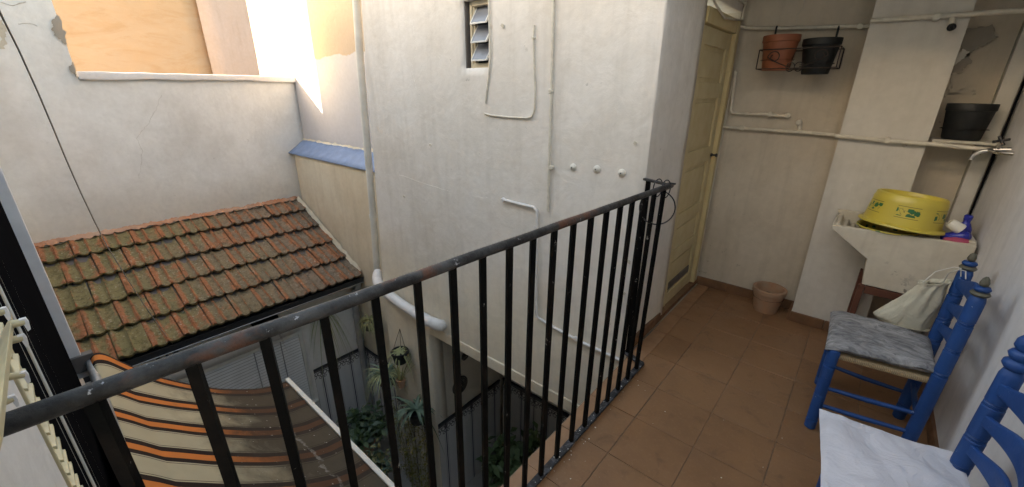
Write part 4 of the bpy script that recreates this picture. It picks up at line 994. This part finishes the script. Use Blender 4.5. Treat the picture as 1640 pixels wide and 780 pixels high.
def blob(c, r, seed, sx_=1, sy__=1, sz_=1, n=18):
    m = MB()
    def fn(u, v):
        a, b = u*2*math.pi, (v-0.5)*math.pi; d = V(math.cos(a)*math.cos(b), math.sin(a)*math.cos(b), math.sin(b))
        return c+V(d.x*sx_, d.y*sy__, d.z*sz_)*r*(1+0.30*noise.noise(d*1.8+V(seed, 0, 0))+0.12*noise.noise(d*5+V(0, seed, 0)))
    return m.grid(fn, n, n//2)
tag(blob(V(0.455, 2.995, 0.825), 0.045, 3, 1.3, 0.7, 0.55).build('cleaning_cloth', 'cloth_pink', None, smooth=60), 'crumpled pink cleaning cloth on the edge of the sink', 'cloth')

# ================================================================== CHAIRS
def turned(m, p, q, prof):
    """turned post: prof = (t 0..1, r)"""
    p, q = Vector(p), Vector(q); d = q-p; M = Matrix.Translation(p) @ d.to_track_quat('Z', 'Y').to_matrix().to_4x4()
    m.lathe([(r, t_*d.length) for t_, r in prof], 16, M); return m
def rings(base_r, marks, ends=True):
    pr_ = [(0.0, base_r*0.8), (0.01, base_r)]
    for t_ in marks: pr_ += [(t_-0.012, base_r), (t_-0.008, base_r*0.84), (t_-0.003, base_r*0.97), (t_, base_r*0.80), (t_+0.003, base_r*0.97), (t_+0.008, base_r*0.84), (t_+0.012, base_r)]
    return pr_
def chair(x, y, label, fin, ztop=0.90, hf=0.205, hb=0.160, hl=0.455, xf=0.160):
    """rush seat ladder-back chair, its back to the side wall, facing the railing"""
    t_ = thing('rush_chair', label, 'chair', (x, y, 0))
    X0, X1 = x-xf, x+0.175; zs = 0.425
    for s_ in (-1, 1):
        m = MB(); turned(m, (X0, y+s_*hf, 0), (X0, y+s_*hf, hl), rings(0.0235, (0.12, 0.45, 0.80))+[(0.90, 0.0235), (0.94, 0.025), (0.98, 0.022), (1.0, 0.009)]); m.build('front_leg', 'chair_blue', t_, smooth=40)
        m = MB(); turned(m, (X1, y+s_*hb*1.02, 0), (X1+0.02, y+s_*hb, ztop-0.075), rings(0.025, (0.10, 0.56, 0.70, 0.85))+[(0.97, 0.025), (0.99, 0.021), (1.0, 0.011)]); lg = m.build('rear_post', 'chair_blue', t_, smooth=40)
        c = V(X1+0.020, y+s_*hb, ztop-0.08); M = Matrix.Translation(c) @ Matrix.Diagonal((1.15, 1.15, 1.1, 1))
        if fin == 'stone':
            m = MB(); m.lathe([(0.004, 0), (0.021, 0.002), (0.0255, 0.009), (0.021, 0.016), (0.004, 0.018)], 18, M); m.build('finial_disc', 'stone_grey', lg, smooth=60)
            m = MB(); m.lathe([(0.004, 0.017), (0.018, 0.019), (0.022, 0.027), (0.018, 0.035), (0.004, 0.037)], 18, M); m.build('finial_ball', 'chair_blue', lg, smooth=60)
            m = MB(); m.lathe([(0.004, 0.036), (0.011, 0.040), (0.0125, 0.050), (0.009, 0.064), (0.003, 0.072)], 14, M); m.build('finial_tip', 'stone_grey', lg, smooth=60)
        else:
            m = MB(); m.lathe([(0.008, 0), (0.019, 0.003), (0.026, 0.014), (0.025, 0.024), (0.016, 0.031), (0.020, 0.036), (0.024, 0.046), (0.020, 0.054), (0.014, 0.058), (0.020, 0.068), (0.019, 0.085), (0.012, 0.098), (0.002, 0.102)], 18, M); m.build('finial', 'chair_blue', lg, smooth=60)
    for z in (0.14, 0.24):
        for s_ in (-1, 1):
            m = MB(); m.tube([V(X0, y+s_*hf, z), V((X0+X1)/2, y+s_*(hf+hb)/2, z), V(X1+0.003, y+s_*hb*1.02, z+0.01)], [0.009, 0.012, 0.009], 10); m.build('side_rung', 'chair_blue', t_, smooth=60)
    for z in (0.17, 0.27):
        m = MB(); m.tube([V(X0, y-hf, z), V(X0, y, z), V(X0, y+hf, z)], [0.009, 0.012, 0.009], 10); m.build('front_rung', 'chair_blue', t_, smooth=60)
    m = MB(); m.tube([V(X1, y-hb, 0.22), V(X1, y, 0.22), V(X1, y+hb, 0.22)], [0.009, 0.012, 0.009], 10); m.build('rear_rung', 'chair_blue', t_, smooth=60)
    # rush seat: four woven triangles wrapped round the rails
    def seat(u, v):
        f = v; w_ = hf+(hb-hf)*f; a = 2*math.pi*u
        ca, sa = math.cos(a), math.sin(a); k = 5
        yy_ = w_*math.copysign(abs(ca)**(2/k), ca); zz_ = 0.020*math.copysign(abs(sa)**(2/k), sa)
        e = (1-abs(2*f-1)**8)**0.5 if 0 < f < 1 else 0.0
        return V(X0-0.014+f*(X1-X0+0.028), y+yy_*0.985, zs-0.012+zz_*max(e, 0.02)-0.010*math.sin(math.pi*f)*(1-(yy_/w_)**2))
    m = MB(); m.grid(seat, 40, 16); m.build('rush_seat', 'straw', t_, smooth=60)
    # ladder back slats
    for k, z in enumerate((0.545, 0.655, 0.765)):
        def slat(u, v, z=z, k=k):
            yy_ = y-hb+0.008+u*(2*hb-0.016); c_ = math.sin(math.pi*u)
            hh = 0.024+0.020*c_*c_ + (0.010 if k == 2 else 0)*c_
            return V(X1+0.012+0.028*c_, yy_, z+0.016*math.sin(math.pi*u)**2*(1 if k else .6)+(v-0.5)*2*hh*0.75)
        m = MB(); m.grid(slat, 18, 4); m.build('back_slat', 'chair_blue', t_, smooth=60, solid=0.013, recalc=False, bevel=0.003)
    return t_
ch1 = chair(0.255, 2.37, 'blue rush seat chair holding a grey cushion and a cloth bag', 'stone', 0.905)
ch2 = chair(0.275, 1.450, 'blue ladder back chair with a white seat cushion', 'blue', 0.905, hl=0.436, xf=0.085); ch2.rotation_euler.z = math.radians(6)

def cushion(name, label, mat, corners, z, th, seed, droop=0.0, curl=0.0, obj_loc=None):
    """corners: front near, back near, back far, front far (x, y)"""
    c = [V(a, b, 0) for a, b in corners]; ctr = (c[0]+c[1]+c[2]+c[3])/4
    def top(u, v, sgn=1):
        e = max(0, 1-(abs(2*u-1))**5)*max(0, 1-(abs(2*v-1))**5)
        p = c[0].lerp(c[1], u).lerp(c[3].lerp(c[2], u), v); inw = 0.012*math.sin(math.pi*u)*(abs(2*v-1)**6)+0.012*math.sin(math.pi*v)*(abs(2*u-1)**6)
        p = p+(ctr-p)*inw*1.5
        q = V(u*4, v*4, seed)
        zz_ = z+th*0.5+sgn*th*0.5*e**0.35+(0.011*noise.noise(q)+0.004*noise.noise(q*3.1))*(1 if sgn > 0 else 0.4)
        zz_ -= droop*max(0, 1-u*5)**1.6; zz_ += curl*((abs(2*u-1)*abs(2*v-1))**6)
        return V(p.x, p.y, zz_)-V(ctr.x, ctr.y, z)
    m = MB(); m.grid(top, 40, 40); m.grid(lambda u, v: top(u, v, -1), 40, 40)
    o = m.build(name, mat, None, smooth=70); o.location = (ctr.x, ctr.y, z); return tag(o, label, 'cushion')
cushion('seat_cushion', 'grey marbled seat cushion lying on the rush seat under the bag', 'cushion_grey', [(0.060, 2.140), (0.435, 2.205), (0.430, 2.54), (0.048, 2.580)], 0.436, 0.054, 2, 0.016)
cushion('seat_cushion', 'flat white seat cushion on a blue chair', 'cushion_white', [(0.128, 1.225), (0.490, 1.265), (0.452, 1.690), (0.084, 1.655)], 0.446, 0.022, 9, 0.010, 0.008)

# cloth bag hung from the chair post
bg_ = thing('drawstring_bag', 'cream cloth drawstring bag hung on the blue chair post and resting on the grey cushion', 'bag', (0.33, 2.6, 0.48))
axis = [(V(0.325, 2.585, 0.484), 0.098, 0.040), (V(0.325, 2.585, 0.505), 0.106, 0.048), (V(0.336, 2.578, 0.56), 0.092, 0.048), (V(0.350, 2.565, 0.62), 0.074, 0.044), (V(0.360, 2.552, 0.675), 0.058, 0.038), (V(0.366, 2.545, 0.71), 0.046, 0.034), (V(0.370, 2.540, 0.725), 0.040, 0.028), (V(0.374, 2.538, 0.742), 0.050, 0.036)]
def bagf(u, v):
    t_ = v*(len(axis)-1); i = min(int(t_), len(axis)-2); f = t_-i
    c = axis[i][0].lerp(axis[i+1][0], f); a_ = axis[i][1]+(axis[i+1][1]-axis[i][1])*f; b_ = axis[i][2]+(axis[i+1][2]-axis[i][2])*f
    th = 2*math.pi*u; pl = 1+0.16*v**1.2*math.sin(th*8+2.5*noise.noise(V(v*3, math.cos(th), 2)))+0.20*noise.noise(V(math.cos(th)*1.6, math.sin(th)*1.6, v*3))+0.07*noise.noise(V(math.cos(th)*5, math.sin(th)*5, v*5))
    return c+V(a_*math.cos(th)*pl, b_*math.sin(th)*pl, 0.02*math.cos(th)*v)
m = MB(); m.grid(bagf, 72, 30); m.build('bag_body', 'bag_cloth', bg_, smooth=80, solid=0.002, recalc=False)
m = MB(); m.grid(lambda u, v: V(0.325+0.10*v*math.cos(u*6.283), 2.585+0.05*v*math.sin(u*6.283), 0.4845), 24, 3); m.build('bag_base', 'bag_cloth', bg_)
for a, b in ((V(0.335, 2.53, 0.73), V(0.405, 2.50, 0.835)), (V(0.40, 2.55, 0.735), V(0.42, 2.49, 0.83))):
    m = MB(); m.tube([a, a.lerp(b, 0.5)+V(-0.012, 0, 0.012), b, b+V(0.02, -0.004, 0.001), b+V(0.03, 0.0, -0.035)], 0.0022, 6); m.build('cord', 'string_white', bg_, smooth=60)

# ================================================================== PLANTS IN THE COURTYARD
def blades(n, L_, w_, rise, droop, rr, up=0.0, fan=(0, 2*math.pi)):
    m = MB()
    for k in range(n):
        a = rr.uniform(*fan); l = L_*rr.uniform(0.6, 1.1); d = V(math.cos(a), math.sin(a), 0); r0 = rr.uniform(0, 0.02); ri = rise*rr.uniform(0.6, 1.3); dr_ = droop*rr.uniform(0.6, 1.3)
        sd_ = V(-d.y, d.x, 0); prev = None; ns = 6
        for i in range(ns+1):
            t_ = i/ns; p = d*(r0+l*t_*0.85)+V(0, 0, l*(ri*t_-dr_*t_*t_))+sd_*(0.05*l*math.sin(t_*2+k)); ww = w_*(1-t_**2.2)*(0.5+0.5*min(1, t_*5))+0.0006
            a_, b_ = p-sd_*ww+V(0, 0, ww*0.4), p+sd_*ww+V(0, 0, ww*0.4); o_ = len(m.v); m.v += [tuple(a_), tuple(p), tuple(b_)]
            if i: m.f += [(o_-3, o_-2, o_+1, o_), (o_-2, o_-1, o_+2, o_+1)]
    return m
def place(m, loc, name, mat, parent):
    o = m.build(name, mat, None, smooth=60, recalc=False); o.location = loc
    o.parent = parent; o.matrix_parent_inverse = Matrix.Translation(parent.location).inverted(); return o
def plant_pot(t_, top, r, h, mat): 
    m = MB(); m.lathe([(0.001, 0), (r*0.72, 0), (r*0.95, h*0.8), (r*1.05, h*0.82), (r*1.05, h), (r*0.93, h), (r*0.9, h*0.85), (0.001, h*0.85)], 20, Matrix.Translation(top-V(0, 0, h))); m.build('pot', mat, t_, smooth=35)
rr = random.Random(5)
def hanging(name, label, px, y, potr, poth, potmat, fol, string=True, spot=None):
    c = AT(*px, 1, y) if spot is None else spot; t_ = thing(name, label, 'plant', c-V(0, 0, poth))
    if potmat: plant_pot(t_, c, potr, poth, potmat)
    for (n, L_, w_, ri, dr_, mat, nm) in fol: place(blades(n, L_, w_, ri, dr_, rr), c-V(0, 0, 0.012), nm, mat, t_)
    if string:
        m = MB()
        for a in (0.3, 2.4, 4.5): m.tube([c+V(potr*math.cos(a), potr*math.sin(a), -0.01), c+V(0, 0.03, 0.26)], 0.003, 5)
        m.build('hanger', 'wire_rust', t_)
    return t_
YP = YF-0.10
hanging('hanging_fern', 'dry yellowish fern in a hanging cone basket beside the grey downpipe', (590, 512), 2.30, 0.075, 0.14, 'wicker', [(130, 0.16, 0.006, 0.9, 1.3, 'leaf_dry', 'fronds'), (40, 0.19, 0.005, 0.5, 1.4, 'leaf_pale', 'trailing_fronds')], False)
hanging('hanging_pot_plant', 'spider plant in a black pot hung tilted from a wire on the wall', (640, 562), YP, 0.09, 0.14, 'black_plastic', [(44, 0.22, 0.006, 0.5, 1.5, 'leaf_pale', 'blades')], True)
hanging('hanging_pot_plant', 'pale spider plant spilling from a low black pot', (618, 598), 2.06, 0.115, 0.14, 'black_plastic', [(80, 0.33, 0.008, 0.75, 1.15, 'leaf_pale', 'blades'), (44, 0.30, 0.008, 0.9, 1.2, 'leaf_blue', 'inner_blades')], False)
hanging('hanging_pot_plant', 'upright cactus like plant in a small orange pot', (642, 607), 2.04, 0.05, 0.10, 'terracotta', [(20, 0.17, 0.008, 1.6, 0.5, 'leaf_dry', 'stems')], False)
hanging('hanging_pot_plant', 'grey green agave in a black pot at the wall corner', (668, 655), 2.04, 0.11, 0.16, 'black_plastic', [(34, 0.32, 0.017, 0.85, 0.95, 'leaf_blue', 'blades'), (10, 0.34, 0.010, 0.3, 1.4, 'leaf_green', 'drooping_blades')], False)
hanging('wall_planter', 'round black bowl planter with reddish trailing stems on the lean to wall', None, 0, 0.13, 0.10, 'black_plastic', [(14, 0.26, 0.005, 0.2, 1.9, 'leaf_red', 'trailing_stems')], False, AT(424, 512, 0, XG+0.15))
hanging('wall_planter', 'tuft of thin hanging grass on the lean to wall beside the blind', None, 0, 0.05, 0.06, 'wicker', [(50, 0.36, 0.006, 0.25, 2.3, 'leaf_pale', 'blades')], False, AT(517, 498, 0, XG+0.08))
# iron bracket
BQ = AT(270, 575, 0, XG+0.05)
br = thing('iron_bracket', 'black scrolled iron bracket holding the clothes line on the lean to wall', 'bracket', BQ)
for s_ in (-1, 1):
    m = MB(); m.tube([V(XG+0.05, BQ.y+s_*(0.02+0.055*(1-math.cos(t_))*0.6+0.02*math.sin(t_)), BQ.z+0.06*math.sin(t_*0.9)-0.01*t_) for t_ in [i*4.0/16 for i in range(17)]], 0.009, 6); m.build('scroll', 'dark_metal', br, smooth=60)
m = MB(); m.tube([V(XG-0.01, BQ.y, BQ.z-0.06), BQ, BQ+V(0, 0, 0.06)], [0.012, 0.016, 0.010], 8); m.build('stem', 'dark_metal', br, smooth=60)
# round wicker plates on the passage wall
for k, (px, r_) in enumerate((((737, 617), 0.105), ((745, 570), 0.05))):
    c = AT(*px, 0, XJ+0.02); m = MB()
    for q in range(5): rq = r_*(1-q*0.19); m.tube([c+V(0.004*q, rq*math.cos(a), rq*math.sin(a)) for a in [2*math.pi*i/28 for i in range(28)]], r_*0.085, 6, closed=True)
    tag(m.build('wicker_plate', 'wicker', None, smooth=60), ('large' if k == 0 else 'small')+' round wicker plate hung on the passage wall', 'wall plate')
# floor plants
def bush(name, label, loc, h, r, n, mats, leaf=0.05):
    t_ = thing(name, label, 'plant', loc); loc = V(*loc)
    plant_pot(t_, loc+V(0, 0, 0.28), 0.16, 0.28, 'terracotta')
    st = MB(); lf = [MB() for _ in mats]
    for k in range(n):
        a = rr.uniform(0, 6.283); q = rr.uniform(0.1, 1)**0.6*r; hh = h*rr.uniform(0.55, 1.05)
        p0 = V(0, 0, 0.25); p1 = V(q*math.cos(a), q*math.sin(a), hh); mid = p0.lerp(p1, 0.5)+V(0, 0, 0.1)
        st.tube([p0, mid, p1], [0.006, 0.004, 0.002], 4)
        for j in range(16):
            t_l = 0.25+0.75*j/15; b0 = (p0.lerp(mid, t_l*2) if t_l < 0.5 else mid.lerp(p1, t_l*2-1)); d = V(rr.gauss(0, 1), rr.gauss(0, 1), rr.gauss(0.2, 0.6)).normalized(); l = leaf*rr.uniform(0.6, 1.5); sd_ = d.cross(V(rr.gauss(0, 1), rr.gauss(0, 1), 1)).normalized()*l*0.24
            m = rr.choice(lf); m.add([b0, b0+d*l*0.5+sd_, b0+d*l-V(0, 0, l*0.25), b0+d*l*0.5-sd_], [(0, 1, 2, 3)])
    place(st, loc, 'stems', 'leaf_green', t_)
    for m, mt in zip(lf, mats): place(m, loc, 'leaves', mt, t_)
bush('floor_plant', 'bushy green potted plant on the courtyard floor under the wall corner', (-4.25, 1.95, ZC), 0.62, 0.40, 50, ['leaf_green', 'leaf_blue'], 0.10)
bush('floor_plant', 'feathery grey green potted plant beside the awning bar', (-3.62, 1.72, ZC), 0.62, 0.36, 60, ['leaf_blue', 'leaf_dry'], 0.06)
bush('floor_plant', 'dark leafy potted plant inside the passage', (-2.35, 2.7, ZC), 0.85, 0.35, 36, ['leaf_green'], 0.12)
bush('floor_plant', 'tall dark potted plant against the back of the passage', (-1.95, 2.95, ZC), 1.0, 0.30, 30, ['leaf_green'], 0.13)
t_ = thing('climbing_vine', 'yellow green vine creeping over the tiled wall below the agave', 'plant', (-3.3, YF-0.05, ZC))
lf = [MB(), MB()]; st = MB()
for k in range(9):
    x = -3.58+0.07*k; p = V(x, YF-0.035, ZC); pts = [p]
    for i in range(14): p = p+V(rr.gauss(0, 0.02), rr.gauss(0, 0.006), 0.078); p.y = min(p.y, YF-0.03); pts.append(p.copy())
    st.tube(pts, 0.004, 4)
    for q in pts:
        for j in range(9):
            b0 = q+V(rr.gauss(0, 0.035), -rr.uniform(0, 0.05), rr.gauss(0, 0.03)); d = V(rr.gauss(0, 1), rr.gauss(-0.4, 0.5), rr.gauss(0, 1)).normalized(); l = rr.uniform(0.02, 0.05); sd_ = d.cross(V(0, 1, 0.3)).normalized()*l*0.35
            rr.choice(lf).add([b0, b0+d*l*0.5+sd_, b0+d*l, b0+d*l*0.5-sd_], [(0, 1, 2, 3)])
st.build('stems', 'leaf_dry', t_)
lf[0].build('leaves', 'leaf_yellow', t_, recalc=False); lf[1].build('leaves', 'leaf_dry', t_, recalc=False)

# flakes of old paint along the foot of the railing
m = MB(); rf = random.Random(3)
for k in range(70):
    y = rf.uniform(0.9, 2.05); x = -0.737+rf.gauss(0.012, 0.02) if rf.random() < 0.75 else rf.uniform(-0.7, 0.1); z = 0.0305 if abs(x+0.737) < 0.019 else 0.0022
    n = rf.randint(4, 6); r_ = rf.uniform(0.0015, 0.005); a0 = rf.uniform(0, 6); o_ = len(m.v)
    m.v += [(x+r_*math.cos(a0+6.283*i/n)*rf.uniform(0.5, 1), y+r_*math.sin(a0+6.283*i/n)*rf.uniform(0.5, 1), z+rf.uniform(0, 0.001)) for i in range(n)]; m.f.append(tuple(range(o_, o_+n)))
o = m.build('paint_flakes', 'string_white', None, recalc=False); o['kind'] = 'stuff'; tag(o, 'tiny pale paint flakes scattered along the railing foot', 'flakes')
